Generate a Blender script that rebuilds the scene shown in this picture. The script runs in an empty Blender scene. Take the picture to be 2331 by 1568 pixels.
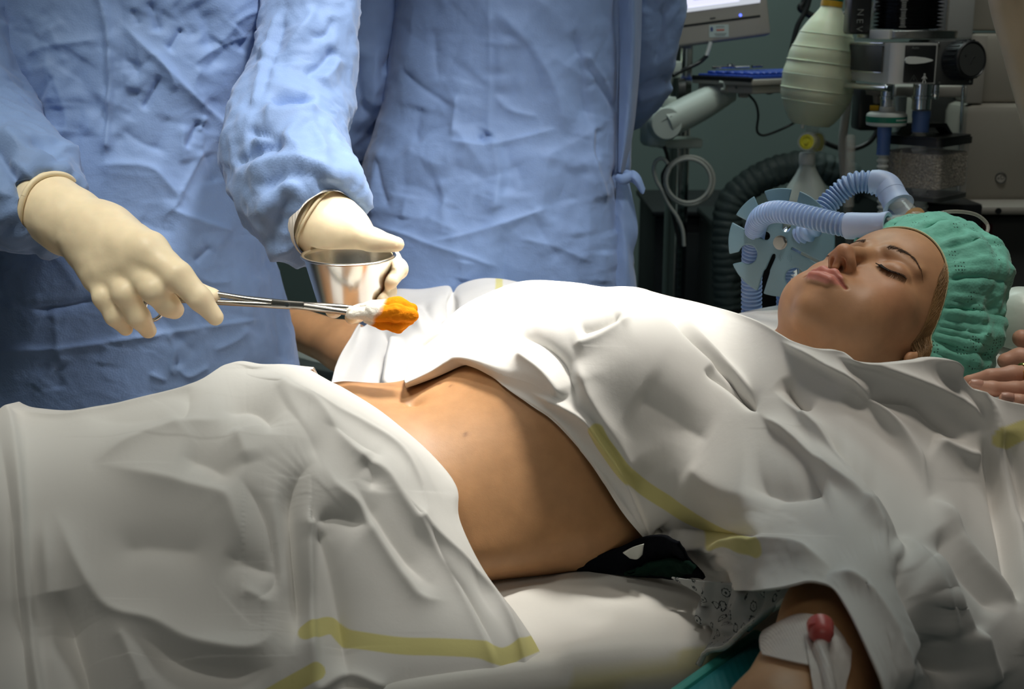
import bpy, bmesh, math, random
import numpy as np
from mathutils import Vector, Matrix, noise as mnoise
from mathutils.bvhtree import BVHTree

random.seed(7)
rng = np.random.default_rng(7)
scene = bpy.context.scene
COL = scene.collection

# ------------------------------------------------------------------ camera
FPX = 2900.0
PITCH = math.radians(14)
CAM = np.array([0.0, -1.25, 1.40])
FW = np.array([0, math.cos(PITCH), -math.sin(PITCH)])
UP = np.array([0, math.sin(PITCH), math.cos(PITCH)])
RT = np.array([1.0, 0, 0])
cd = bpy.data.cameras.new('camera')
cam = bpy.data.objects.new('camera', cd)
COL.objects.link(cam)
cam.location = CAM
cam.rotation_euler = (math.pi / 2 - PITCH, 0, 0)
cd.sensor_width = 36
cd.lens = FPX / 2331 * 36
cd.clip_start = 0.05
cd.dof.use_dof = True
cd.dof.focus_distance = 1.36
cd.dof.aperture_fstop = 9.0
scene.camera = cam

# ------------------------------------------------------------------ world, lights, exposure
scene.view_settings.view_transform = 'Standard'
scene.view_settings.look = 'None'
scene.view_settings.exposure = 0.0
scene.view_settings.gamma = 1
scene.view_settings.use_curve_mapping = False
w = bpy.data.worlds.new('world')
scene.world = w
w.use_nodes = True
w.node_tree.nodes['Background'].inputs[0].default_value = (0.62, 0.72, 0.70, 1)
w.node_tree.nodes['Background'].inputs[1].default_value = 0.045


def light(name, kind, loc, target, energy, color, **kw):
    ld = bpy.data.lights.new(name, kind)
    ld.energy = energy
    ld.color = color
    for k, v in kw.items():
        setattr(ld, k, v)
    o = bpy.data.objects.new(name, ld)
    COL.objects.link(o)
    o.location = loc
    o.rotation_euler = (Vector(target) - Vector(loc)).to_track_quat('-Z', 'Y').to_euler()
    return o


light('surgical_lamp', 'SPOT', (0.22, 0.30, 2.35), (-0.01, 0.13, 1.08), 135, (1, 0.95, 0.86),
      spot_size=math.radians(27), spot_blend=0.8, shadow_soft_size=0.10)
light('second_surgical_lamp', 'SPOT', (-0.50, -0.38, 2.35), (-0.38, 0.26, 0.95), 52, (1, 0.97, 0.86),
      spot_size=math.radians(46), spot_blend=1.0, shadow_soft_size=0.22)
light('gown_fill_spot', 'SPOT', (0.22, -0.16, 2.45), (-0.16, 0.52, 0.95), 105, (1, 0.96, 0.92),  # added spot, no lamp of the room: stands in for light bounced onto the gowns
      spot_size=math.radians(42), spot_blend=1.0, shadow_soft_size=0.10)
light('head_lamp', 'SPOT', (0.55, 0.02, 2.4), (0.42, 0.08, 1.1), 25, (1, 0.90, 0.78),
      spot_size=math.radians(38), spot_blend=1.0, shadow_soft_size=0.12)
light('background_fill', 'AREA', (0.3, 1.7, 2.75), (0.5, 1.9, 0), 16, (0.80, 1.0, 0.95), shape='RECTANGLE', size=1.2, size_y=0.5)  # added area fill that lifts the background, not a known ceiling fitting
light('ceiling_lamp_over_machine', 'AREA', (0.75, 0.6, 2.75), (0.8, 1.1, 1.2), 9, (0.98, 1.0, 0.94), shape='RECTANGLE', size=.8, size_y=0.4)
light('front_fill', 'AREA', (0.1, -1.5, 2.75), (0.1, 0.2, 0.9), 5.0, (1, 0.93, 0.82), shape='RECTANGLE', size=1.4, size_y=0.6)  # added soft fill from above and behind the camera, no real lamp there

# ------------------------------------------------------------------ helpers: projection
def ray(px, py):
    px = np.asarray(px, float); py = np.asarray(py, float)
    return FW + ((px - 1165.5) / FPX)[..., None] * RT - ((py - 784) / FPX)[..., None] * UP


def at(px, py, Y):
    """the point of the plane y = Y seen at a pixel of the photograph"""
    d = ray(px, py)
    t = (np.asarray(Y, float) - CAM[1]) / d[..., 1]
    return CAM + t[..., None] * d


def A3(pts):
    a = np.array(pts, float)
    return at(a[:, 0], a[:, 1], a[:, 2])


def proj(P):
    d = P - CAM
    z = d @ FW
    return np.stack([1165.5 + FPX * (d @ RT) / z, 784 - FPX * (d @ UP) / z], -1)


# ------------------------------------------------------------------ helpers: objects
def tag(o, label=None, cat=None, group=None, kind=None):
    if label: o['label'] = label
    if cat: o['category'] = cat
    if group: o['group'] = group
    if kind: o['kind'] = kind
    return o


def empty(name, loc, label=None, cat=None, group=None):
    o = bpy.data.objects.new(name, None)
    o.empty_display_size = 0.05
    COL.objects.link(o)
    o.location = loc
    tag(o, label, cat, group)
    return o


def link(name, me, m, parent=None, smooth=True, label=None):
    o = bpy.data.objects.new(name, me)
    COL.objects.link(o)
    for mm in (m if isinstance(m, (list, tuple)) else [m]):
        me.materials.append(mm)
    if smooth:
        me.polygons.foreach_set('use_smooth', np.ones(len(me.polygons), bool))
    if parent is not None:
        o.parent = parent
        if parent.type == 'EMPTY':
            o.location = -parent.location if parent.parent is None else -(parent.location + parent.parent.location)
        if parent.parent is not None and parent.type != 'EMPTY':
            pass
    if label: o['label'] = label
    return o


def np_mesh(name, V, Fq, tris=None):
    me = bpy.data.meshes.new(name)
    V = np.ascontiguousarray(V, np.float32)
    Fq = np.ascontiguousarray(Fq, np.int32)
    k = Fq.shape[1]
    me.vertices.add(len(V)); me.vertices.foreach_set('co', V.ravel())
    me.loops.add(Fq.size); me.loops.foreach_set('vertex_index', Fq.ravel())
    me.polygons.add(len(Fq))
    me.polygons.foreach_set('loop_start', np.arange(len(Fq), dtype=np.int32) * k)
    me.update(calc_edges=True)
    me.validate()
    return me


def vcol(me, name, C):
    a = me.attributes.new(name, 'FLOAT_COLOR', 'POINT')
    c = np.ones((len(C), 4), np.float32)
    c[:, :C.shape[1]] = C
    a.data.foreach_set('color', c.ravel())


class MB:
    """collects simple shapes into one mesh"""
    def __init__(s):
        s.v = []; s.f = []

    def add(s, V, Fc):
        n = len(s.v)
        s.v.extend([tuple(map(float, p)) for p in V])
        s.f.extend([tuple(int(i) + n for i in f) for f in Fc])
        return s

    def box(s, c, d, R=None, bev=0.0, seg=2):
        bm = bmesh.new()
        bmesh.ops.create_cube(bm, size=1)
        for v in bm.verts:
            v.co = Vector((v.co.x * d[0], v.co.y * d[1], v.co.z * d[2]))
        if bev > 0:
            bmesh.ops.bevel(bm, geom=bm.edges[:], offset=bev, segments=seg, affect='EDGES', profile=0.5)
        V = np.array([v.co[:] for v in bm.verts])
        bm.verts.index_update()
        Fc = [[v.index for v in f.verts] for f in bm.faces]
        bm.free()
        if R is not None: V = V @ np.array(R).T
        return s.add(V + np.array(c), Fc)

    def lathe(s, prof, c, R=None, n=32):
        """prof: (r, z) pairs, turned round the local z axis"""
        V = []; Fc = []
        k = len(prof)
        for r, z in prof:
            for i in range(n):
                a = 2 * math.pi * i / n
                V.append((r * math.cos(a), r * math.sin(a), z))
        for j in range(k - 1):
            for i in range(n):
                i2 = (i + 1) % n
                Fc.append((j * n + i, j * n + i2, (j + 1) * n + i2, (j + 1) * n + i))
        if prof[0][0] > 1e-6: Fc.append(tuple(range(n))[::-1])
        if prof[-1][0] > 1e-6: Fc.append(tuple((k - 1) * n + i for i in range(n)))
        V = np.array(V)
        if R is not None: V = V @ np.array(R).T
        return s.add(V + np.array(c), Fc)

    def tube(s, pts, r, n=12, sub=6, cap=True, smooth=True):
        V, Fc = tube_data(pts, r, n, sub, cap, smooth)
        return s.add(V, Fc)

    def prism(s, outline, z0, z1, c, R=None):
        n = len(outline)
        V = [(x, y, z0) for x, y in outline] + [(x, y, z1) for x, y in outline]
        Fc = [tuple(range(n))[::-1], tuple(range(n, 2 * n))]
        for i in range(n):
            j = (i + 1) % n
            Fc.append((i, j, n + j, n + i))
        V = np.array(V)
        if R is not None: V = V @ np.array(R).T
        return s.add(V + np.array(c), Fc)

    def build(s, name, m, parent=None, smooth=True, label=None, angle=40):
        me = bpy.data.meshes.new(name)
        me.from_pydata(s.v, [], s.f)
        me.validate()
        bm = bmesh.new(); bm.from_mesh(me)
        bmesh.ops.remove_doubles(bm, verts=bm.verts[:], dist=1e-6)
        bmesh.ops.recalc_face_normals(bm, faces=bm.faces[:])
        bm.to_mesh(me); bm.free()
        o = link(name, me, m, parent, smooth, label)
        if smooth:
            me.set_sharp_from_angle(angle=math.radians(angle))
        return o


def catmull(P, sub):
    P = np.asarray(P, float)
    if len(P) < 3:
        t = np.linspace(0, 1, sub * (len(P) - 1) + 1)[:, None]
        return P[0] * (1 - t) + P[-1] * t
    Q = np.vstack([2 * P[0] - P[1], P, 2 * P[-1] - P[-2]])
    out = []
    for i in range(1, len(Q) - 2):
        p0, p1, p2, p3 = Q[i - 1], Q[i], Q[i + 1], Q[i + 2]
        t = np.linspace(0, 1, sub, endpoint=False)[:, None]
        out.append(0.5 * (2 * p1 + (p2 - p0) * t + (2 * p0 - 5 * p1 + 4 * p2 - p3) * t ** 2 + (3 * p1 - p0 - 3 * p2 + p3) * t ** 3))
    out.append(P[-1][None])
    return np.vstack(out)


def resample(P, n):
    P = np.asarray(P, float)
    d = np.r_[0, np.cumsum(np.linalg.norm(np.diff(P[:, :3], axis=0), axis=1))]
    t = np.linspace(0, d[-1], n)
    return np.stack([np.interp(t, d, P[:, k]) for k in range(P.shape[1])], 1)


def frames(C):
    T = np.gradient(C, axis=0)
    T /= np.linalg.norm(T, axis=1)[:, None] + 1e-12
    n0 = np.cross(T[0], [0, 0, 1.0])
    if np.linalg.norm(n0) < 1e-3: n0 = np.cross(T[0], [0, 1.0, 0])
    N = [n0 / np.linalg.norm(n0)]
    for i in range(1, len(C)):
        v = N[-1] - T[i] * (N[-1] @ T[i])
        N.append(v / (np.linalg.norm(v) + 1e-12))
    N = np.array(N)
    return T, N, np.cross(T, N)


def tube_data(pts, r, n=12, sub=6, cap=True, smooth=True):
    P = np.asarray(pts, float)
    rr = np.full(len(P), r, float) if np.isscalar(r) else np.asarray(r, float)
    if smooth and len(P) > 2:
        C = catmull(P, sub); rr = catmull(rr[:, None], sub)[:, 0]
    else:
        C = P
    T, N, B = frames(C)
    a = np.linspace(0, 2 * np.pi, n, endpoint=False)
    V = C[:, None] + rr[:, None, None] * (np.cos(a)[None, :, None] * N[:, None] + np.sin(a)[None, :, None] * B[:, None])
    V = V.reshape(-1, 3)
    m = len(C)
    Fc = []
    for j in range(m - 1):
        for i in range(n):
            i2 = (i + 1) % n
            Fc.append((j * n + i, j * n + i2, (j + 1) * n + i2, (j + 1) * n + i))
    if cap:
        Fc.append(tuple(range(n))[::-1]); Fc.append(tuple((m - 1) * n + i for i in range(n)))
    return V, Fc


def corrugated(pts, r, pitch, depth, n=20):
    """a corrugated hose along a path"""
    C = resample(catmull(pts, 24), 4000)
    L = np.linalg.norm(np.diff(C, axis=0), axis=1).sum()
    rings = max(2, int(round(L / pitch)))
    m = rings * 8 + 1
    C = resample(C, m)
    ph = np.linspace(0, rings * 2 * np.pi, m)
    rr = r - depth * (0.5 - 0.5 * np.cos(ph)) ** 1.8
    return tube_data(C, rr, n, 1, True, False)


def R_axes(x=None, y=None, z=None):
    """rotation whose columns are the given axes; two of the three are enough"""
    f = lambda v: np.array(v, float) / np.linalg.norm(v)
    if z is not None and x is not None:
        z = f(z); y = f(np.cross(z, x)); x = np.cross(y, z)
    elif z is not None and y is not None:
        z = f(z); x = f(np.cross(y, z)); y = np.cross(z, x)
    elif x is not None and y is not None:
        x = f(x); z = f(np.cross(x, y)); y = np.cross(z, x)
    return np.stack([x, y, z], 1)


def Rz(a):
    return np.array([[math.cos(a), -math.sin(a), 0], [math.sin(a), math.cos(a), 0], [0, 0, 1.0]])


# ------------------------------------------------------------------ helpers: noise (numpy)
_G = rng.normal(size=(4096, 3)); _G /= np.linalg.norm(_G, axis=1)[:, None]
_PM = np.random.default_rng(3).permutation(4096)


def gnoise(P):
    P = np.asarray(P, float)
    i = np.floor(P).astype(np.int64); f = P - i
    u = f * f * f * (f * (f * 6 - 15) + 10)
    def h(dx, dy, dz):
        a = _PM[(i[:, 0] + dx) & 4095]
        b = _PM[(a + i[:, 1] + dy) & 4095]
        g = _G[_PM[(b + i[:, 2] + dz) & 4095]]
        return g[:, 0] * (f[:, 0] - dx) + g[:, 1] * (f[:, 1] - dy) + g[:, 2] * (f[:, 2] - dz)
    lx = lambda a, b, t: a + (b - a) * t
    x00 = lx(h(0, 0, 0), h(1, 0, 0), u[:, 0]); x10 = lx(h(0, 1, 0), h(1, 1, 0), u[:, 0])
    x01 = lx(h(0, 0, 1), h(1, 0, 1), u[:, 0]); x11 = lx(h(0, 1, 1), h(1, 1, 1), u[:, 0])
    return lx(lx(x00, x10, u[:, 1]), lx(x01, x11, u[:, 1]), u[:, 2])


def crumple(P, scale, seed=0.0, octs=3):
    """creased-paper relief: sharp ridges between flat facets, about -1..1"""
    Q = P * scale + seed
    wv = np.stack([gnoise(Q * .7 + 11), gnoise(Q * .7 + 37), gnoise(Q * .7 + 71)], 1)
    Q = Q + .6 * wv
    out = 0; a = 1.0
    for k in range(octs):
        out = out + a * (1 - 3.2 * np.abs(gnoise(Q * 1.9 ** k + 5.3 * k)))
        a *= .55
    return out / 1.6


# ------------------------------------------------------------------ helpers: solids grown from a distance field
def sm(a, b, k):
    h = np.clip(.5 + .5 * (b - a) / k, 0, 1)
    return b + (a - b) * h - k * h * (1 - h)


def sub_(a, b, k):
    h = np.clip(.5 - .5 * (a + b) / k, 0, 1)
    return a + (-b - a) * h + k * h * (1 - h)


def ell(P, c, r):
    q = P - np.array(c); r = np.array(r, float)
    k0 = np.linalg.norm(q / r, axis=1); k1 = np.linalg.norm(q / (r * r), axis=1)
    return np.where(k1 < 1e-9, -r.min(), k0 * (k0 - 1) / np.maximum(k1, 1e-9))


def cap_(P, a, b, ra, rb):
    a = np.array(a, float); b = np.array(b, float)
    ba = b - a
    h = np.clip(((P - a) @ ba) / (ba @ ba), 0, 1)
    return np.linalg.norm(P - a - h[:, None] * ba, axis=1) - (ra + (rb - ra) * h)


def chain(P, pts, rad, k=.006):
    d = None
    for i in range(len(pts) - 1):
        c = cap_(P, pts[i], pts[i + 1], rad[i], rad[i + 1])
        d = c if d is None else sm(d, c, k)
    return d


def rbox(P, c, h, r):
    q = np.abs(P - np.array(c)) - (np.array(h) - r)
    return np.linalg.norm(np.maximum(q, 0), axis=1) + np.minimum(q.max(1), 0) - r


def nets(f, lo, hi, h, B=8):
    """surface nets of the zero level of f in a box, evaluated only near the surface"""
    lo = np.array(lo, float); hi = np.array(hi, float)
    n = np.ceil((hi - lo) / h).astype(int) + 1
    n = ((n + B - 1) // B) * B
    D = np.full(n, 1.0, np.float32)
    nb = n // B
    bi = np.stack(np.meshgrid(*[np.arange(k) for k in nb], indexing='ij'), -1).reshape(-1, 3)
    cen = lo + (bi * B + (B - 1) / 2) * h
    d0 = f(cen)
    rad = B * h * 0.87 * 1.25 + .004
    near = np.abs(d0) < rad
    inside = d0 < -rad
    off = np.stack(np.meshgrid(*[np.arange(B)] * 3, indexing='ij'), -1).reshape(-1, 3)
    for b in bi[inside]:
        D[b[0] * B:b[0] * B + B, b[1] * B:b[1] * B + B, b[2] * B:b[2] * B + B] = -1
    sel = bi[near]
    for s in range(0, len(sel), 400):
        ch = sel[s:s + 400]
        idx = (ch[:, None] * B + off[None]).reshape(-1, 3)
        D[idx[:, 0], idx[:, 1], idx[:, 2]] = f(lo + idx * h)
    D[0] = D[-1] = 1; D[:, 0] = D[:, -1] = 1; D[:, :, 0] = D[:, :, -1] = 1
    S = D < 0
    cnt = np.zeros(n - 1, np.int8)
    for dx in (0, 1):
        for dy in (0, 1):
            for dz in (0, 1):
                cnt += S[dx:n[0] - 1 + dx, dy:n[1] - 1 + dy, dz:n[2] - 1 + dz]
    act = (cnt > 0) & (cnt < 8)
    ci = np.argwhere(act)
    vid = np.full(n - 1, -1, np.int64); vid[act] = np.arange(len(ci))
    acc = np.zeros((len(ci), 3)); w_ = np.zeros(len(ci))
    cor = [(a, b, c) for a in (0, 1) for b in (0, 1) for c in (0, 1)]
    for a in cor:
        for ax in range(3):
            if a[ax]: continue
            b = list(a); b[ax] = 1
            va = D[ci[:, 0] + a[0], ci[:, 1] + a[1], ci[:, 2] + a[2]]
            vb = D[ci[:, 0] + b[0], ci[:, 1] + b[1], ci[:, 2] + b[2]]
            m = (va < 0) != (vb < 0)
            t = np.where(m, va / np.where(m, va - vb, 1), 0)
            p = np.tile(np.array(a, float), (len(ci), 1)); p[:, ax] = t
            acc += p * m[:, None]; w_ += m
    V = lo + (ci + acc / w_[:, None]) * h
    Fq = []
    for ax in range(3):
        sl0 = [slice(1, n[k] - 1) for k in range(3)]; sl0[ax] = slice(0, n[ax] - 1)
        sl1 = list(sl0); sl1[ax] = slice(1, n[ax])
        a = S[tuple(sl0)]; b = S[tuple(sl1)]
        e = np.argwhere(a != b)
        if not len(e): continue
        flip = a[tuple(e.T)]
        base = e + np.array([0 if k == ax else 1 for k in range(3)])
        o1, o2 = [k for k in range(3) if k != ax]
        if ax == 1: o1, o2 = o2, o1
        def g(d1, d2):
            q = base.copy(); q[:, o1] -= d1; q[:, o2] -= d2
            return vid[q[:, 0], q[:, 1], q[:, 2]]
        q = np.stack([g(1, 1), g(0, 1), g(0, 0), g(1, 0)], 1)
        q[~flip] = q[~flip][:, ::-1]
        Fq.append(q)
    Fq = np.vstack(Fq)
    Fq = Fq[(Fq >= 0).all(1)]
    return V, Fq


def relax(V, Fq, it=2, lam=.5):
    V = V.copy()
    a = np.concatenate([Fq[:, 0], Fq[:, 1], Fq[:, 2], Fq[:, 3]]); b = np.concatenate([Fq[:, 1], Fq[:, 2], Fq[:, 3], Fq[:, 0]])
    deg = np.bincount(a, minlength=len(V)) + np.bincount(b, minlength=len(V))
    for _ in range(it):
        s = np.stack([np.bincount(a, V[b, k], len(V)) + np.bincount(b, V[a, k], len(V)) for k in range(3)], 1)
        V += lam * (s / np.maximum(deg, 1)[:, None] - V)
    return V


# ------------------------------------------------------------------ helpers: cloth
def grid_faces(n, m, closed=False):
    i, j = np.meshgrid(np.arange(n - 1), np.arange(m if closed else m - 1), indexing='ij')
    j2 = (j + 1) % m
    return np.stack([i * m + j, i * m + j2, (i + 1) * m + j2, (i + 1) * m + j], -1).reshape(-1, 4)


def grid_normals(G, closed=False):
    du = np.gradient(G, axis=0)
    if closed:
        dv = (np.roll(G, -1, 1) - np.roll(G, 1, 1)) / 2
    else:
        dv = np.gradient(G, axis=1)
    N = np.cross(du, dv)
    return N / (np.linalg.norm(N, axis=-1, keepdims=True) + 1e-12)


def upsample(G, n, m, closed=False):
    """cubic resampling of a grid of points to n x m"""
    def one(G, n):
        k = G.shape[0]
        t = np.linspace(0, k - 1, n); i = np.clip(t.astype(int), 0, k - 2); f = (t - i)[:, None, None]
        g = lambda j: G[np.clip(j, 0, k - 1)]
        p0, p1, p2, p3 = g(i - 1), g(i), g(i + 1), g(i + 2)
        return .5 * (2 * p1 + (p2 - p0) * f + (2 * p0 - 5 * p1 + 4 * p2 - p3) * f ** 2 + (3 * p1 - p0 - 3 * p2 + p3) * f ** 3)
    G = one(G, n)
    return one(G.transpose(1, 0, 2), m).transpose(1, 0, 2)


def folds(UV, specs, cusp=False, wide=1.0, end=.18):
    """sum of fold profiles; spec = (polyline, width or (left, right), height in mm)"""
    out = np.zeros(len(UV))
    for sp in specs:
        pl, wd, amp = sp[0], sp[1], sp[2] * .001
        P = catmull(np.array(pl, float), 5) if len(pl) > 2 else np.array(pl, float)
        wl, wr = (wd, wd) if np.isscalar(wd) else wd
        wl, wr = wl * wide, wr * wide
        wm = max(wl, wr) * 2.6
        lo = P.min(0) - wm; hi = P.max(0) + wm
        idx = np.where(((UV > lo) & (UV < hi)).all(1))[0]
        if not len(idx): continue
        q = UV[idx]
        seg = np.linalg.norm(np.diff(P, axis=0), axis=1); L = seg.sum(); s0 = np.r_[0, np.cumsum(seg)]
        best = np.full(len(q), 1e9); sd = np.zeros(len(q)); ss = np.zeros(len(q))
        for i in range(len(P) - 1):
            a, b = P[i], P[i + 1]; ba = b - a
            h = np.clip(((q - a) @ ba) / (ba @ ba + 1e-9), 0, 1)
            r = q - a - h[:, None] * ba
            d = np.hypot(r[:, 0], r[:, 1])
            cr = np.sign(ba[0] * r[:, 1] - ba[1] * r[:, 0])
            m = d < best
            best[m] = d[m]; sd[m] = cr[m]; ss[m] = (s0[i] + h[m] * seg[i]) / L
        wq = np.where(sd < 0, wl, wr)
        tp = np.clip(np.minimum(ss, 1 - ss) / end, 0, 1); tp = tp * tp * (3 - 2 * tp)
        if len(sp) > 3:
            if sp[3] == 'a': tp = np.clip(ss / end, 0, 1)
            if sp[3] == 'b': tp = np.clip((1 - ss) / end, 0, 1)
            if sp[3] == 'o': tp = np.ones_like(ss)
        x = best / wq
        out[idx] += amp * tp * (np.exp(-np.sqrt(x * x + .012) * 1.25) * 1.15 if cusp else np.exp(-x ** 2))
    return out


def creases(box, k, seed, lo=50, hi=190, amp=(2, 5), w=(9, 26), lean=0.0):
    """random straight creases inside a box of the photograph"""
    r = np.random.default_rng(seed); out = []
    for _ in range(k):
        x, y = r.uniform(box[0], box[2]), r.uniform(box[1], box[3])
        a = r.normal(lean, .75); L = r.uniform(lo, hi); b = r.normal(0, .12)
        p = [(x + math.sin(a + b * t) * L * t, y + math.cos(a + b * t) * L * t) for t in (-.5, 0, .5)]
        out.append((p, (r.uniform(*w), r.uniform(*w)), r.choice([-1, 1], p=[.45, .55]) * r.uniform(*amp)))
    return out


def band(UV, pl, half, soft=3.0):
    P = catmull(np.array(pl, float), 6)
    best = np.full(len(UV), 1e9)
    for i in range(len(P) - 1):
        a, b = P[i], P[i + 1]; ba = b - a
        h = np.clip(((UV - a) @ ba) / (ba @ ba + 1e-9), 0, 1)
        best = np.minimum(best, np.linalg.norm(UV - a - h[:, None] * ba, axis=1))
    return np.clip((half - best) / soft + .5, 0, 1)


def trace(px, py, f, off, it=60):
    """where the sight line of each pixel first meets the surface f = off, or its nearest approach to it"""
    d = ray(px, py); dn = np.linalg.norm(d, axis=-1, keepdims=True); d = d / dn
    t = np.full(len(d), .55); bt = t.copy(); bd = np.full(len(d), 9.0)
    for _ in range(it):
        s = f(CAM + t[:, None] * d) - off
        m = (s < bd) & (bd > 4e-4)
        bd[m] = s[m]; bt[m] = t[m]
        t = np.where(bd > 4e-4, np.minimum(t + np.maximum(s, .0008) * .9, 3.0), t)
    return CAM + bt[:, None] * d


def smooth_depth(G, it, lock=0.0):
    """evens out the distances of a grid of points along their own sight lines"""
    r = np.linalg.norm(G - CAM, axis=-1); d = (G - CAM) / r[..., None]
    for _ in range(it):
        p = np.pad(r, 1, mode='edge')
        r = .5 * r + .125 * (p[2:, 1:-1] + p[:-2, 1:-1] + p[1:-1, 2:] + p[1:-1, :-2])
    return CAM + d * r[..., None]


# ------------------------------------------------------------------ helpers: materials
def mat(name, col, rough=.5, metal=0, bump=None, var=None, attr=None, spec=.5, sheen=0, trans=0, ior=1.45, alpha=1, emit=None, estr=0, sss=0, coat=0):
    """bump: list of (kind, scale, strength, distance); var: (scale, amount)"""
    m = bpy.data.materials.new(name); m.use_nodes = True
    nt = m.node_tree; b = nt.nodes['Principled BSDF']
    c = (*col, 1)
    b.inputs['Base Color'].default_value = c
    b.inputs['Roughness'].default_value = rough
    b.inputs['Metallic'].default_value = metal
    b.inputs['Specular IOR Level'].default_value = spec
    b.inputs['IOR'].default_value = ior
    b.inputs['Transmission Weight'].default_value = trans
    b.inputs['Alpha'].default_value = alpha
    b.inputs['Coat Weight'].default_value = coat
    if sheen:
        b.inputs['Sheen Weight'].default_value = sheen
    if sss:
        b.inputs['Subsurface Weight'].default_value = sss
        b.inputs['Subsurface Radius'].default_value = (.012, .005, .003)
        b.inputs['Subsurface Scale'].default_value = 1
    if emit:
        b.inputs['Emission Color'].default_value = (*emit, 1)
        b.inputs['Emission Strength'].default_value = estr
    L = nt.links.new
    tc = nt.nodes.new('ShaderNodeTexCoord')
    src = None
    if attr:
        a = nt.nodes.new('ShaderNodeAttribute'); a.attribute_name = attr
        src = a.outputs['Color']
    if var or (src is None and bump is None):
        sc, am = var or (40, .06)
        nz = nt.nodes.new('ShaderNodeTexNoise'); nz.inputs['Scale'].default_value = sc; nz.inputs['Detail'].default_value = 4
        L(tc.outputs['Object'], nz.inputs['Vector'])
        mr = nt.nodes.new('ShaderNodeMapRange')
        mr.inputs['From Min'].default_value = .3; mr.inputs['From Max'].default_value = .7
        mr.inputs['To Min'].default_value = 1 - am; mr.inputs['To Max'].default_value = 1 + am
        L(nz.outputs['Fac'], mr.inputs['Value'])
        mx = nt.nodes.new('ShaderNodeMix'); mx.data_type = 'RGBA'; mx.blend_type = 'MULTIPLY'
        mx.inputs['Factor'].default_value = 1
        if src is not None: L(src, mx.inputs[6])
        else: mx.inputs[6].default_value = c
        cb = nt.nodes.new('ShaderNodeCombineColor')
        for k in range(3): L(mr.outputs[0], cb.inputs[k])
        L(cb.outputs[0], mx.inputs[7])
        src = mx.outputs[2]
    if src is not None: L(src, b.inputs['Base Color'])
    prev = None
    for kind, sc, st, di in bump or []:
        if kind == 'noise':
            t = nt.nodes.new('ShaderNodeTexNoise'); t.inputs['Detail'].default_value = 3; out = t.outputs['Fac']
        elif kind == 'vor':
            t = nt.nodes.new('ShaderNodeTexVoronoi'); out = t.outputs['Distance']
        elif kind == 'ridge':
            t = nt.nodes.new('ShaderNodeTexNoise'); t.noise_type = 'RIDGED_MULTIFRACTAL'; t.inputs['Detail'].default_value = 3; t.inputs['Distortion'].default_value = .6; out = t.outputs['Fac']
        elif kind == 'wave':
            t = nt.nodes.new('ShaderNodeTexWave'); out = t.outputs['Fac']
        t.inputs['Scale'].default_value = sc
        L(tc.outputs['Object'], t.inputs['Vector'])
        bp = nt.nodes.new('ShaderNodeBump'); bp.inputs['Strength'].default_value = st; bp.inputs['Distance'].default_value = di
        L(out, bp.inputs['Height'])
        if prev: L(prev, bp.inputs['Normal'])
        prev = bp.outputs['Normal']
    if prev: L(prev, b.inputs['Normal'])
    return m


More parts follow.
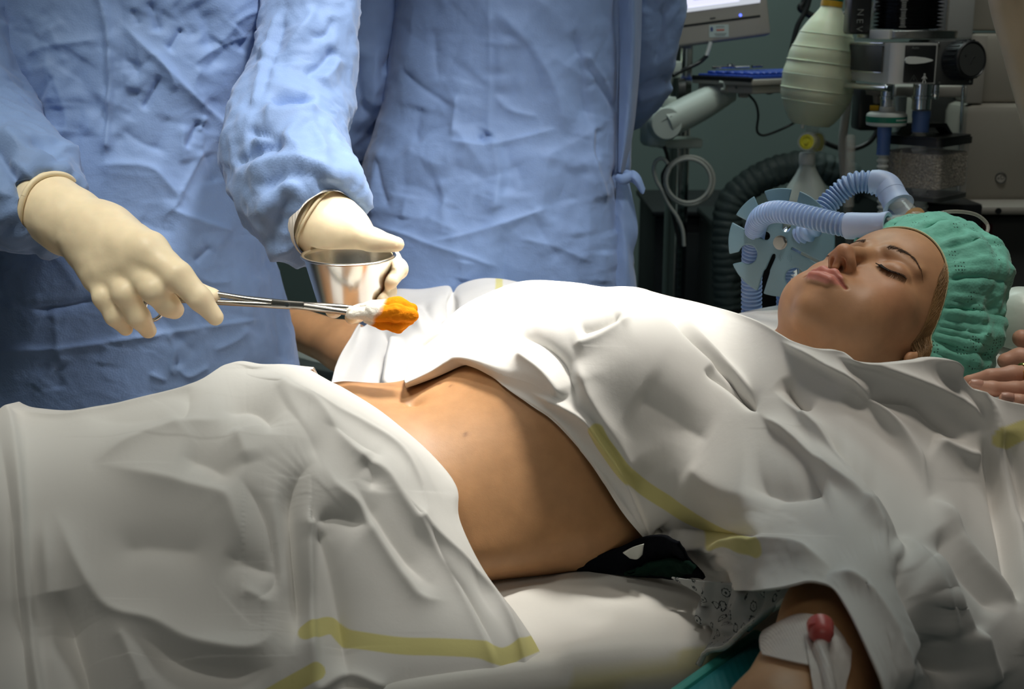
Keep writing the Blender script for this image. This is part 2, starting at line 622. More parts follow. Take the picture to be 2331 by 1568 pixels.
M = dict(
    skin=mat('skin', (.6, .4, .28), .46, attr='tone', bump=[('vor', 1300, .10, .0005), ('noise', 220, .10, .001)], var=(60, .07), sss=.12, spec=.4),
    sheet=mat('white_cotton', (.8, .79, .76), .85, attr='tone', bump=[('noise', 700, .06, .0006), ('noise', 60, .10, .004)], sheen=.15, spec=.2),
    sheet2=mat('table_sheet', (.62, .61, .58), .85, bump=[('noise', 60, .2, .004)], spec=.2),
    gown=mat('blue_nonwoven', (.205, .315, .56), .62, bump=[('vor', 420, .22, .0008), ('ridge', 16, .30, .006), ('ridge', 45, .16, .003)], var=(14, .08), sheen=.2, spec=.3),
    glove=mat('latex', (.88, .74, .51), .42, bump=[('noise', 90, .14, .002), ('noise', 25, .12, .004)], var=(50, .05), sss=.12, spec=.4),
    rib=mat('ribbed_cuff', (.72, .68, .62), .85, bump=[('wave', 90, .3, .002)]),
    steel=mat('steel', (.72, .70, .66), .24, 1, bump=[('noise', 300, .02, .0005)]),
    steel_dark=mat('instrument_steel', (.42, .41, .38), .27, 1, bump=[('noise', 200, .03, .0005)]),
    chrome=mat('chrome', (.75, .76, .76), .12, 1, bump=[('noise', 60, .01, .0005)]),
    alu=mat('brushed_aluminium', (.60, .60, .57), .40, .5, bump=[('noise', 220, .04, .0006)]),
    gauze=mat('gauze', (.85, .8, .72), .95, attr='tone', bump=[('noise', 260, .5, .002), ('vor', 300, .2, .001)], spec=.1),
    wall=mat('wall_paint', (.125, .165, .155), .7, bump=[('noise', 120, .08, .002)], var=(3, .05)),
    floor=mat('floor_vinyl', (.10, .13, .12), .4, bump=[('noise', 80, .05, .002)], var=(12, .1)),
    black=mat('black_plastic', (.012, .013, .014), .35, bump=[('noise', 200, .05, .0008)]),
    black_rough=mat('black_lacquer', (.010, .011, .012), .6, bump=[('noise', 60, .05, .0008)]),
    dgrey=mat('dark_grey_plastic', (.05, .052, .05), .45, bump=[('noise', 200, .05, .0008)]),
    beige=mat('beige_plastic', (.30, .28, .245), .5, bump=[('noise', 300, .05, .0006)]),
    cream=mat('cream_enamel', (.27, .25, .21), .45, bump=[('noise', 200, .03, .0006)], var=(4, .05)),
    pale=mat('pale_arm_plastic', (.42, .47, .42), .45, bump=[('noise', 200, .03, .0006)]),
    bluedisc=mat('blue_holder_plastic', (.125, .225, .285), .34, bump=[('noise', 300, .03, .0005)]),
    bluehose=mat('blue_hose_plastic', (.27, .40, .66), .33, bump=[('noise', 300, .03, .0005)], sss=.1),
    bluecuff=mat('pale_blue_connector', (.42, .54, .80), .45, bump=[('noise', 300, .03, .0005)], sss=.1),
    blueconn=mat('blue_connector', (.10, .19, .48), .4, bump=[('noise', 300, .03, .0005)]),
    clear=mat('clear_plastic', (.78, .76, .68), .07, alpha=.24, bump=[('noise', 60, .05, .001)]),
    clear_tint=mat('smoky_clear_plastic', (.75, .75, .78), .06, trans=1, ior=1.2, bump=[('noise', 60, .03, .001)]),
    thin_clear=mat('thin_clear_wall', (.75, .75, .76), .08, alpha=.16, bump=[('noise', 60, .03, .001)]),
    silicone=mat('milky_silicone', (.66, .70, .50), .42, bump=[('noise', 40, .06, .002)], var=(9, .08), sss=.3),
    reservoir=mat('reservoir_film', (.70, .78, .72), .35, bump=[('noise', 30, .3, .006)], alpha=.9),
    yellow=mat('yellow_valve', (.62, .58, .03), .4, bump=[('noise', 200, .03, .0006)]),
    amber=mat('amber_band', (.55, .32, .02), .45, bump=[('noise', 200, .03, .0006)]),
    green=mat('green_band', (.01, .16, .10), .4, bump=[('noise', 200, .03, .0006)]),
    white_plastic=mat('white_plastic', (.62, .64, .60), .4, bump=[('noise', 200, .03, .0006)]),
    greyhose=mat('grey_hose', (.42, .40, .37), .4, bump=[('noise', 100, .04, .001)]),
    darkhose=mat('dark_fabric_hose', (.060, .085, .080), .6, bump=[('noise', 60, .3, .004)]),
    cable=mat('black_cable', (.012, .013, .013), .4, bump=[('noise', 100, .03, .0006)]),
    greycable=mat('grey_cable', (.40, .42, .38), .45, bump=[('noise', 100, .03, .0006)]),
    lime=mat('soda_lime', (.50, .43, .34), .9, bump=[('vor', 220, 1.0, .004)], var=(260, .4)),
    cap=mat('cap_fabric', (.15, .50, .39), .75, bump=[('vor', 330, .25, .001), ('noise', 60, .3, .004), ('ridge', 22, .35, .004)], var=(30, .14), sheen=.2),
    elastic=mat('elastic_edge', (.55, .56, .36), .8, bump=[('wave', 300, .3, .001)]),
    hair=mat('blonde_hair', (.26, .15, .06), .5, bump=[('noise', 150, .2, .001)], var=(30, .3)),
    brow=mat('brow_hair', (.055, .028, .014), .7, bump=[('noise', 150, .1, .001)]),
    lash=mat('lash_hair', (.006, .005, .005), .6, bump=[('noise', 150, .1, .001)]),
    nail=mat('fingernail', (.55, .30, .23), .3, bump=[('noise', 150, .05, .001)]),
    gold=mat('gold', (.8, .55, .16), .2, 1, bump=[('noise', 150, .03, .001)]),
    teal=mat('teal_vinyl', (.012, .27, .30), .42, bump=[('wave', 55, .15, .002), ('noise', 100, .05, .001)], var=(20, .1)),
    tealedge=mat('teal_piping', (.05, .38, .33), .45, bump=[('noise', 100, .05, .001)]),
    mattress=mat('grey_green_vinyl', (.25, .30, .28), .5, bump=[('noise', 40, .1, .002)]),
    tape=mat('translucent_tape', (.80, .73, .68), .38, bump=[('wave', 160, .25, .001), ('noise', 60, .5, .004)], alpha=.62),
    redcap=mat('red_port_cap', (.62, .12, .11), .35, bump=[('noise', 150, .03, .0006)], sss=.2),
    undercloth=mat('dark_green_cloth', (.005, .020, .014), .9, spec=.08, bump=[('noise', 60, .3, .004)]),
    undernavy=mat('dark_navy_cloth', (.005, .006, .009), .9, spec=.06, bump=[('noise', 60, .3, .004)]),
    ink=mat('white_print', (.55, .56, .52), .6, bump=[('noise', 150, .02, .0005)]),
    dimink=mat('grey_print', (.14, .15, .14), .6, bump=[('noise', 150, .02, .0005)]),
    darkink=mat('dark_print', (.02, .022, .024), .6, bump=[('noise', 150, .02, .0005)]),
    redink=mat('red_print', (.40, .10, .07), .6, bump=[('noise', 150, .02, .0005)]),
    blueink=mat('blue_print', (.03, .05, .16), .6, bump=[('noise', 150, .02, .0005)]),
    paper=mat('pale_sticker', (.36, .42, .40), .5, bump=[('noise', 150, .02, .0005)]),
    keyblue=mat('blue_key_cover', (.02, .06, .34), .4, bump=[('noise', 150, .02, .0005)]),
    maroon=mat('maroon_plastic', (.07, .006, .010), .5, bump=[('noise', 150, .05, .0006)]),
    lamp_tube=mat('beige_arm_enamel', (.42, .35, .25), .38, bump=[('noise', 100, .04, .001)], var=(20, .05)),
    amber_clear=mat('amber_tinted_plastic', (.55, .30, .12), .1, alpha=.6, bump=[('noise', 60, .05, .001)]),
)


def lace(m, holes, scale=300, patch=42):
    """patches of small woven holes in a nonwoven cloth"""
    nt = m.node_tree; b = nt.nodes['Principled BSDF']; L = nt.links.new
    src = b.inputs['Base Color'].links[0].from_socket
    tc = nt.nodes.new('ShaderNodeTexCoord')
    ck = nt.nodes.new('ShaderNodeTexVoronoi'); ck.inputs['Scale'].default_value = scale; ck.inputs['Randomness'].default_value = .15
    pv = nt.nodes.new('ShaderNodeTexVoronoi'); pv.inputs['Scale'].default_value = patch; pv.inputs['Randomness'].default_value = .8
    L(tc.outputs['Object'], ck.inputs['Vector']); L(tc.outputs['Object'], pv.inputs['Vector'])
    a = nt.nodes.new('ShaderNodeMath'); a.operation = 'LESS_THAN'; a.inputs[1].default_value = .30
    c = nt.nodes.new('ShaderNodeMath'); c.operation = 'LESS_THAN'; c.inputs[1].default_value = .34
    d = nt.nodes.new('ShaderNodeMath'); d.operation = 'MULTIPLY'
    L(ck.outputs['Distance'], a.inputs[0]); L(pv.outputs['Distance'], c.inputs[0]); L(a.outputs[0], d.inputs[0]); L(c.outputs[0], d.inputs[1])
    mx = nt.nodes.new('ShaderNodeMix'); mx.data_type = 'RGBA'
    L(d.outputs[0], mx.inputs['Factor']); L(src, mx.inputs[6]); mx.inputs[7].default_value = (*holes, 1)
    L(mx.outputs[2], b.inputs['Base Color'])


lace(M['cap'], (.03, .12, .09))

# ------------------------------------------------------------------ the room
def struct(name, mb, m):
    o = mb.build(name, m, None, smooth=False)
    o['kind'] = 'structure'
    return o


struct('floor', MB().box((0.3, 0.2, -0.05), (7, 6.4, .1)), M['floor'])
struct('wall_back', MB().box((0.3, 2.75, 1.4), (7, .1, 2.8)), M['wall'])
struct('wall_left', MB().box((-3.25, 0.2, 1.4), (.1, 6.4, 2.8)), M['wall'])
struct('wall_right', MB().box((3.85, 0.2, 1.4), (.1, 6.4, 2.8)), M['wall'])
struct('ceiling', MB().box((0.3, 0.2, 2.85), (7, 6.4, .1)), M['wall'])

# ------------------------------------------------------------------ the patient
HM = np.array([[0.63394687, -0.2008635, 0.74683681], [-0.77026003, -0.25059435, 0.58643155], [-0.06936039, 0.94702499, 0.31358063]])
HT = np.array([0.3886557, 0.09076944, 1.08883534])


def hw(p):
    """head coordinates in mm (x towards her left ear, y out of the face, z to the crown) to the room"""
    return (np.asarray(p, float) / 1000) @ HM.T + HT


def head_sdf(Q):
    """Q in head mm"""
    P = Q.copy(); P[:, 0] = np.abs(P[:, 0])
    S = lambda a, b, k: sm(a, b, k)
    d = ell(P, (0, -12, 36), (76, 97, 90))
    d = S(d, ell(P, (0, 26, 48), (62, 57, 46)), 18)
    d = S(d, ell(P, (0, 24, -28), (60, 60, 68)), 20)
    d = S(d, ell(P, (18, 32, -74), (36, 42, 33)), 18)
    d = S(d, ell(P, (0, 62, -94), (18, 20, 18)), 16)
    d = S(d, ell(P, (43, 46, -20), (22, 25, 20)), 18)
    d = S(d, ell(P, (34, 50, -56), (26, 27, 30)), 18)
    d = S(d, ell(P, (0, 70, -68), (30, 23, 24)), 14)
    d = sub_(d, ell(P, (33, 92, 3), (21, 14, 14)), 12)
    d = S(d, cap_(P, (13, 80, 19), (46, 66, 20), 7, 4.5), 12)
    d = S(d, ell(P, (33, 67, -1), (18, 14.5, 13)), 5)
    d = sub_(d, chain(P, [(19, 82, 7), (33, 85, 10), (49, 76, 5)], [1.2, 1.5, 1.2], 1), 4)
    d = S(d, chain(P, [(0, 79, 10), (0, 90, -14), (0, 101, -34)], [7.5, 8, 8.5], 4), 8)
    d = S(d, ell(P, (0, 102, -36.5), (9, 9.5, 9)), 6)
    d = S(d, ell(P, (9.8, 92, -40), (6, 11, 7.2)), 7)
    d = sub_(d, ell(P, (6.0, 96, -47.5), (3.0, 6.5, 4.2)), 2)
    d = S(d, cap_(P, (0, 102, -43), (0, 93, -51), 3.2, 4), 3)
    d = sub_(d, cap_(P, (0, 98, -53), (0, 98.5, -60), 2.2, 2.8), 3)
    # lips
    d = S(d, chain(P, [(0, 91.5, -64), (7, 92, -62.5), (16, 88, -65), (24, 80, -68.5)], [5, 5.5, 4.6, 2.2], 2), 3)
    d = S(d, chain(P, [(0, 92, -75.5), (10, 90.5, -75), (22, 81, -70.5)], [6.6, 6, 2.4], 2), 3)
    d = sub_(d, chain(P, [(0, 101, -69), (8, 99.5, -68.2), (17, 92, -68.8), (25.5, 83, -69.5)], [1.5, 1.6, 1.8, 1.6], 1), 2.0)
    d = sub_(d, ell(P, (0, 95, -86.5), (17, 6, 4)), 6)
    # ear
    e = ell(P, (72, -14, -8), (6, 15, 26))
    e = sub_(e, ell(P, (83, -8, -2), (6, 9, 15)), 4)
    e = S(e, ell(P, (70, -5, -33), (5, 7, 8)), 5)
    d = S(d, e, 5)
    return d


def neck_sdf(P):
    d = cap_(P, hw((0, -24, -50)), (.19, .10, .97), .054, .062)
    return sm(d, cap_(P, hw((0, 2, -68)), (.22, .095, 1.0), .030, .040), .03)


def head_world(P):
    Q = ((P - HT) @ HM) * 1000
    return sm(head_sdf(Q) / 1000, neck_sdf(P), .014)


YAW = math.radians(15)
PIV = np.array([-.05, .055, 0])
RY = Rz(YAW)


def loc(P):
    """coordinates along the patient, who lies turned on the table: x to the head, y to the far side"""
    return (P - PIV) @ RY + PIV


def wld(p):
    return tuple((np.array(p, float) - PIV) @ RY.T + PIV)


NEAR_ARM = [wld((.235, -.10, .955)), (.262, -.26, .945), (.262, -.33, .943), (.187, -.47, .928), (.10, -.62, .915)]
NEAR_ARM_R = [.050, .046, .048, .043, .030]
FAR_ARM = [wld((.20, .20, .94)), (.0, .43, .885), (-.252, .625, .928), (-.36, .715, .945), (-.44, .79, .945)]
FAR_ARM_R = [.050, .043, .0365, .031, .026]


def torso_loc(P, k=.05, legs=0.0):
    d = ell(P, (-.10, .055, .938), (.30, .150, .089))
    d = sm(d, ell(P, (-.10, .048, .905), (.32, .166, .060)), .04)
    d = sm(d, ell(P, (.11, .06, .965), (.22, .160, .118)), k)
    d = sm(d, ell(P, (.10, .052, .915), (.22, .172, .065)), .04)
    d = sm(d, ell(P, (.235, .055, .965), (.09, .185, .085)), k)
    d = sm(d, ell(P, (-.27, .055, .945), (.16, .172, .092)), k)
    return d


def torso_sdf(P, k=.05):
    return torso_loc(loc(P), k)


def chest_rise(P):
    Q = loc(P)
    return sm(ell(Q, (.09, -.02, 1.062), (.07, .07, .056)), ell(Q, (.09, .13, 1.062), (.07, .07, .056)), .05)


def legs_sdf(Q, r0, r1, r2, k):
    d = None
    for s in (-1, 1):
        e = chain(Q, [(-.28, .055 + s * .085, .94), (-.68, .055 + s * .10, .935), (-1.0, .055 + s * .11, .915)], [r0, r1, r2], .02)
        d = e if d is None else sm(d, e, k)
    return d


def hand_sdf(P, a, b):
    """a relaxed hand continuing the forearm a-b, palm down"""
    a = np.array(a, float); b = np.array(b, float)
    x = (b - a) / np.linalg.norm(b - a); z = np.array([0, 0, 1.0]); y = np.cross(z, x); y /= np.linalg.norm(y); z = np.cross(x, y)
    Q = (P - b) @ np.stack([x, y, z], 1)
    d = sm(ell(Q, (.050, 0, .0), (.052, .038, .014)), cap_(Q, (-.01, 0, 0), (.03, 0, 0), .024, .022), .02)
    for k, (yy, L) in enumerate(((-.029, .058), (-.010, .072), (.010, .078), (.029, .070))):
        d = sm(d, chain(Q, [(.085, yy, .002), (.085 + L * .5, yy * 1.1, .006), (.085 + L * .8, yy * 1.15, -.004), (.085 + L, yy * 1.15, -.014)], [.0095, .0085, .0078, .0068], .004), .006)
    d = sm(d, chain(Q, [(.020, .022, -.002), (.050, .050, -.006), (.080, .060, -.012)], [.014, .011, .0085], .004), .008)
    return d


def body_sdf(P):
    Q = loc(P)
    d = torso_loc(Q)
    d = sm(d, ell(Q, (.11, .055, 1.02), (.14, .15, .065)), .05)
    d = d + .012 * np.clip((Q[:, 0] - .03) / .06, 0, 1) + .012 * np.clip((-.17 - Q[:, 0]) / .06, 0, 1)

    d = sm(d, chain(P, NEAR_ARM, [.040, .032, .046, .043, .030], .02), .03)
    d = sm(d, chain(P, FAR_ARM, FAR_ARM_R, .02), .03)
    d = sm(d, hand_sdf(P, NEAR_ARM[-2], NEAR_ARM[-1]), .015)
    d = sm(d, hand_sdf(P, FAR_ARM[-2], FAR_ARM[-1]), .015)
    d = np.maximum(sm(d, legs_sdf(Q, .062, .045, .035, .02), .04), -(Q[:, 0] + .56))
    # navel
    q = P - np.array(NAVEL)
    near = np.abs(q[:, 2]) < .05
    d = d + .0075 * np.exp(-((q[:, 0] / .0085) ** 2 + ((q[:, 1] - .001) / .0075) ** 2)) * near - .0045 * np.exp(-((q[:, 0] / .0055) ** 2 + ((q[:, 1] + .0045) / .0035) ** 2)) * near + .0016 * np.exp(-((q[:, 0] / .016) ** 2 + ((q[:, 1] - .002) / .012) ** 2)) * near
    return d


NAVEL = trace(np.array([938.]), np.array([914.]), torso_sdf, 0)[0]


def support(P, k=.07):
    """what the sheets lie on: body without the head, table, arm boards"""
    Q = loc(P)
    d = torso_loc(Q, .05)
    d = sm(d, ell(Q, (.11, .055, 1.02), (.14, .15, .065)), .05)
    d = sm(d, chest_rise(P), .035)
    d = sm(d, chain(P, NEAR_ARM, NEAR_ARM_R, .02), k)
    d = sm(d, legs_sdf(Q, .085, .065, .05, k), k)
    d = sm(d, rbox(Q, (-.2, .05, .76), (1.2, .31, .10), .02), .05)
    d = sm(d, chain(P, [(.20, .10, 1.0), (.30, .08, 1.03)], [.055, .052], .02), .04)
    return d


SHO = A3([(1790, 800, .03), (1880, 812, -.03), (2000, 850, -.075), (2140, 845, -.075), (2240, 930, -.05)])


def support_up(P):
    d = support(P)
    d = sm(d, neck_sdf(P), .04)
    d = sm(d, ell(((P - HT) @ HM) * 1000, (0, 24, -60), (50, 55, 50)) / 1000, .03)
    d = sm(d, chain(P, SHO, [.012, .016, .02, .02, .02], .02), .07)
    d = sm(d, chain(P, [(.30, -.05, .95), (.325, -.24, .925), (.315, -.36, .905)], [.07, .066, .06], .02), .07)
    d = sm(d, chain(P, [(.34, -.0, .96), (.46, -.04, .94), (.62, .02, .92)], [.06, .05, .05], .02), .10)
    return d


def support_low(P):
    Q = loc(P)
    d = torso_loc(Q, .09)
    d = sm(d, legs_sdf(Q, .085, .065, .05, .1), .10)
    return sm(d, rbox(Q, (-.2, .05, .76), (1.2, .295, .10), .04), .19)


patient = empty('patient', (-.05, .06, .86), 'person lying on her back under white sheets, eyes closed, green cap on head', 'person')
hV, hF = nets(head_world, (.20, -.10, .92), (.56, .26, 1.24), .0013)
hV = relax(hV, hF, 2, .4)
bV, bF = nets(body_sdf, (-.66, -.84, .84), (.36, 1.02, 1.14), .0036)
bV = relax(bV, bF, 3, .5)


def head_tone(V):
    Q = ((V - HT) @ HM) * 1000
    P = Q.copy(); P[:, 0] = np.abs(P[:, 0])
    base = np.array([.50, .275, .150])
    C = np.tile(base, (len(V), 1))
    def blend(m, c):
        C[:] = C * (1 - m[:, None]) + np.array(c) * m[:, None]
    blend(.35 * np.exp(-(((P - [40, 55, -35]) / [26, 40, 24]) ** 2).sum(1)), (.54, .205, .12))
    blend(.45 * np.exp(-(((P - [0, 102, -40]) / [16, 14, 12]) ** 2).sum(1)), (.56, .22, .135))
    up = chain(P, [(0, 95, -64), (7, 95, -63), (15, 90, -65.5), (24, 82, -69)], [4.6, 5.4, 4.2, 1.6], 1)
    lw = chain(P, [(0, 94, -75), (10, 92, -75), (22, 83, -70.5)], [6.4, 5.8, 2.0], 1)
    lip = np.clip(-(np.minimum(up, lw) - 0.2) / 1.2 + .5, 0, 1) * (P[:, 1] > 76)
    blend(lip * .9, (.60, .22, .18))
    ln = chain(P, [(0, 101, -69), (8, 99.5, -68.2), (17, 92, -68.8), (25.5, 83, -69.5)], [1.0, 1.0, 1.0, .9], 1)
    blend(np.clip(1 - ln / 2.0, 0, 1) * .6, (.30, .08, .07))
    br = chain(P, [(15, 85, 17), (26, 83, 22), (36, 78, 25), (44, 71, 24)], [3.5, 3.2, 2.2, .5], 1)
    blend(np.clip(1 - np.maximum(br, 0) / 7.0, 0, 1) ** 1.5 * .30, (.20, .11, .06))
    sh = ell(P, (33, 80, 1), (19, 12, 9))
    blend(np.clip(1 - np.maximum(sh, 0) / 5, 0, 1) * .3, (.42, .20, .12))
    hairm = np.clip(((P[:, 0] - 62) / 10), 0, 1) * np.clip((40 - Q[:, 1]) / 14, 0, 1) * np.clip((Q[:, 2] + 5) / 20, 0, 1)
    blend(hairm * .8, (.20, .115, .05))
    return C


tone = np.vstack([head_tone(hV), np.tile([.49, .265, .125], (len(bV), 1))])
# moles on the abdomen
for (mx, my, r) in [(1000, 873, .0016), (1027, 878, .0012), (1213, 951, .0018), (1060, 988, .0016), (1248, 1030, .0010)]:
    p = trace(np.array([mx * 1.]), np.array([my * 1.]), torso_sdf, 0)[0]
    g = np.exp(-(((np.vstack([hV, bV]) - p) / (r * 1.6)) ** 2).sum(1))
    tone = tone * (1 - .8 * g[:, None]) + np.array([.16, .07, .04]) * .8 * g[:, None]
pme = np_mesh('body', np.vstack([hV, bV]), np.vstack([hF, bF + len(hV)]))
vcol(pme, 'tone', tone)
body = link('body', pme, M['skin'], patient)
bvh = BVHTree.FromPolygons([tuple(v) for v in hV.tolist()], hF.tolist())


def on_face(x, z, lift=0.3, y0=200):
    o = Vector(hw((x, y0, z))); d = Vector(-HM[:, 1])
    h = bvh.ray_cast(o, d)
    p = np.array(h[0]) if h[0] is not None else hw((x, 60, z))
    return p + HM[:, 1] * lift * .001


def strands(name, curves, r0, r1, m, parent, n=4):
    mb = MB()
    for c in curves:
        c = np.array(c)
        mb.tube(c, np.linspace(r0, r1, len(c)), n, 3, True)
    me = bpy.data.meshes.new(name); me.from_pydata(mb.v, [], mb.f)
    o = link(name, me, m, parent)
    o['kind'] = 'stuff'
    return o


# eyebrows and lashes, hair by hair
for sgn, nm in ((1, 'eyebrow'), (-1, 'eyebrow')):
    cs = []
    path = catmull(np.array([(14, 15.5), (25, 22), (38, 26), (52, 20)], float), 40)
    for k in range(190):
        u = rng.random(); i = int(u * (len(path) - 2)); p = path[i]; t = path[i + 1] - path[i]; t = t / np.linalg.norm(t)
        wdt = 3.4 * (1 - u) ** .6 * (0.5 + .5 * min(1, u * 5)) + .6
        o = rng.normal(0, .42) * wdt
        a = .9 * (1 - u) * (1 - 1.3 * u) + rng.normal(0, .12) - (.25 if o > 0 else -.1)
        d = np.array([t[0] * math.cos(a) - t[1] * math.sin(a), t[0] * math.sin(a) + t[1] * math.cos(a)])
        ln = rng.uniform(4.0, 6.5) * (1 - .3 * u)
        q = [p + np.array([-t[1], t[0]]) * o + d * ln * s for s in (0, .5, 1)]
        cs.append([on_face(sgn * q[0][0], q[0][1], .1), on_face(sgn * q[1][0], q[1][1], .8), on_face(sgn * q[2][0], q[2][1], .6)])
    strands(nm, cs, .00015, .00006, M['brow'], patient)
    cs = []
    lp = catmull(np.array([(20.5, -5.0), (28, -9), (36, -10.5), (44, -8.5), (51, -4)], float), 30)
    for k in range(95):
        u = (k + .5) / 95; p = lp[int(u * (len(lp) - 1))]
        b = on_face(sgn * p[0], p[1], .2)
        if sgn < 0: continue
        out = HM[:, 1] * .0042 - HM[:, 2] * .0050 + HM[:, 0] * sgn * (.0050 * (u - .42)) + rng.normal(0, .0004, 3)
        cs.append([b, b + out * .55 - HM[:, 2] * .0009, b + out * 1.0])
    cs.append([on_face(sgn * p[0], p[1] + .3, .25) for p in lp[::8]]); cs.append([on_face(sgn * p[0], p[1] + 1.1, .2) for p in lp[::8]])
    o = strands('eyelashes', cs, .00034, .00010, M['lash'], patient)


# surgical cap: elastic edge and a puffed, gathered bag
c0 = np.array([0, 5.0, 3.0]); e2 = np.array([0, .71, .704]); nrm = np.array([0, -.704, .71])
nphi = 288; ns = 72
phis = np.linspace(0, 2 * np.pi, nphi, endpoint=False)
edge = []
for a in phis:
    d = np.array([math.cos(a), 0, 0]) + math.sin(a) * e2
    h = bvh.ray_cast(Vector(hw(c0 + d * 190)), Vector(-(HM @ d)))
    p = ((np.array(h[0]) - HT) @ HM) * 1000 if h[0] is not None else c0 + d * 85
    edge.append(min(max((p - c0) @ d, 62), 110))
edge = np.array(edge)
for _ in range(6):
    edge = .5 * edge + .25 * (np.roll(edge, 1) + np.roll(edge, -1))
edge += 1.2
G = np.zeros((ns, nphi, 3))
ridg = sum(np.sin(k * phis + p) * a for k, p, a in ((23, .3, .5), (37, 1.2, .6), (53, 2.1, .5), (71, 0.4, .35)))
big = sum(np.sin(k * phis + p) * a for k, p, a in ((3, .9, .5), (5, 2.2, .6), (8, .4, .5)))
for i, s in enumerate(np.linspace(0, 1, ns)):
    g = (1 + .62 * s ** .75) * math.sqrt(max(0, 1 - s ** 2.6))
    hgt = 118 * s ** .9
    R = edge * g
    R = R + ridg * 4.2 * math.exp(-s * 3.2) * min(1, s * 14) + big * 6 * math.sin(math.pi * min(1, s * 1.1)) 
    d = np.stack([np.cos(phis), np.zeros(nphi), np.zeros(nphi)], 1) + np.sin(phis)[:, None] * e2
    # the bag leans towards the crown and sags a little to the near side
    lean = np.array([10, 6, 26]) * s
    G[i] = c0 + d * R[:, None] + nrm * hgt + lean
Gw = hw(G)
Nw = grid_normals(Gw, True)
rel = crumple(Gw.reshape(-1, 3), 17, 3).reshape(ns, nphi)
amp = np.sin(np.pi * np.clip(np.linspace(0, 1, ns), 0, 1)) ** .6 * .0085
sgn_ = -1 if ((Gw[ns // 3, 0] - hw(c0)) @ Nw[ns // 3, 0]) < 0 else 1
Gw = Gw + Nw * sgn_ * (rel * amp[:, None])[..., None]
me = np_mesh('cap', Gw.reshape(-1, 3), grid_faces(ns, nphi, True))
link('cap', me, M['cap'], patient, label='pale green gathered surgical cap')
er = c0 + (np.stack([np.cos(phis), np.zeros(nphi), np.zeros(nphi)], 1) + np.sin(phis)[:, None] * e2) * (edge + .6)[:, None]
er = hw(np.vstack([er, er[:1]]))
MB().tube(er[::2], .0011, 6, 1, False, False).build('elastic', M['elastic'], patient)


# hair drawn back under the cap, seen between its edge and the cheek
cs = []
for k in range(900):
    s_ = rng.normal(0, 1)
    a0 = rng.uniform(-.25, .95); a1 = a0 - rng.uniform(.35, .8)
    f0 = rng.uniform(-1, 2.2 + 5 * (1 - max(a0, 0))); f1 = rng.uniform(0, 13) + 3 * max(0, -a1)
    pts = []
    for f in np.linspace(0, 1, 7):
        a = a0 + (a1 - a0) * f
        fo = f0 + (f1 - f0) * math.sin(math.pi * f * .8) 
        d = math.cos(a) * np.array([1, 0, 0]) + math.sin(a) * e2
        q = c0 - nrm * fo
        h = bvh.ray_cast(Vector(hw(q + d * 190)), Vector(-(HM @ d)))
        p = np.array(h[0]) if h[0] is not None else hw(q + d * 80)
        pts.append(p + (HM @ d) * (.0008 + .0018 * rng.random()))
    cs.append(pts)
strands('hair', cs, .00042, .0002, M['hair'], patient, 4)


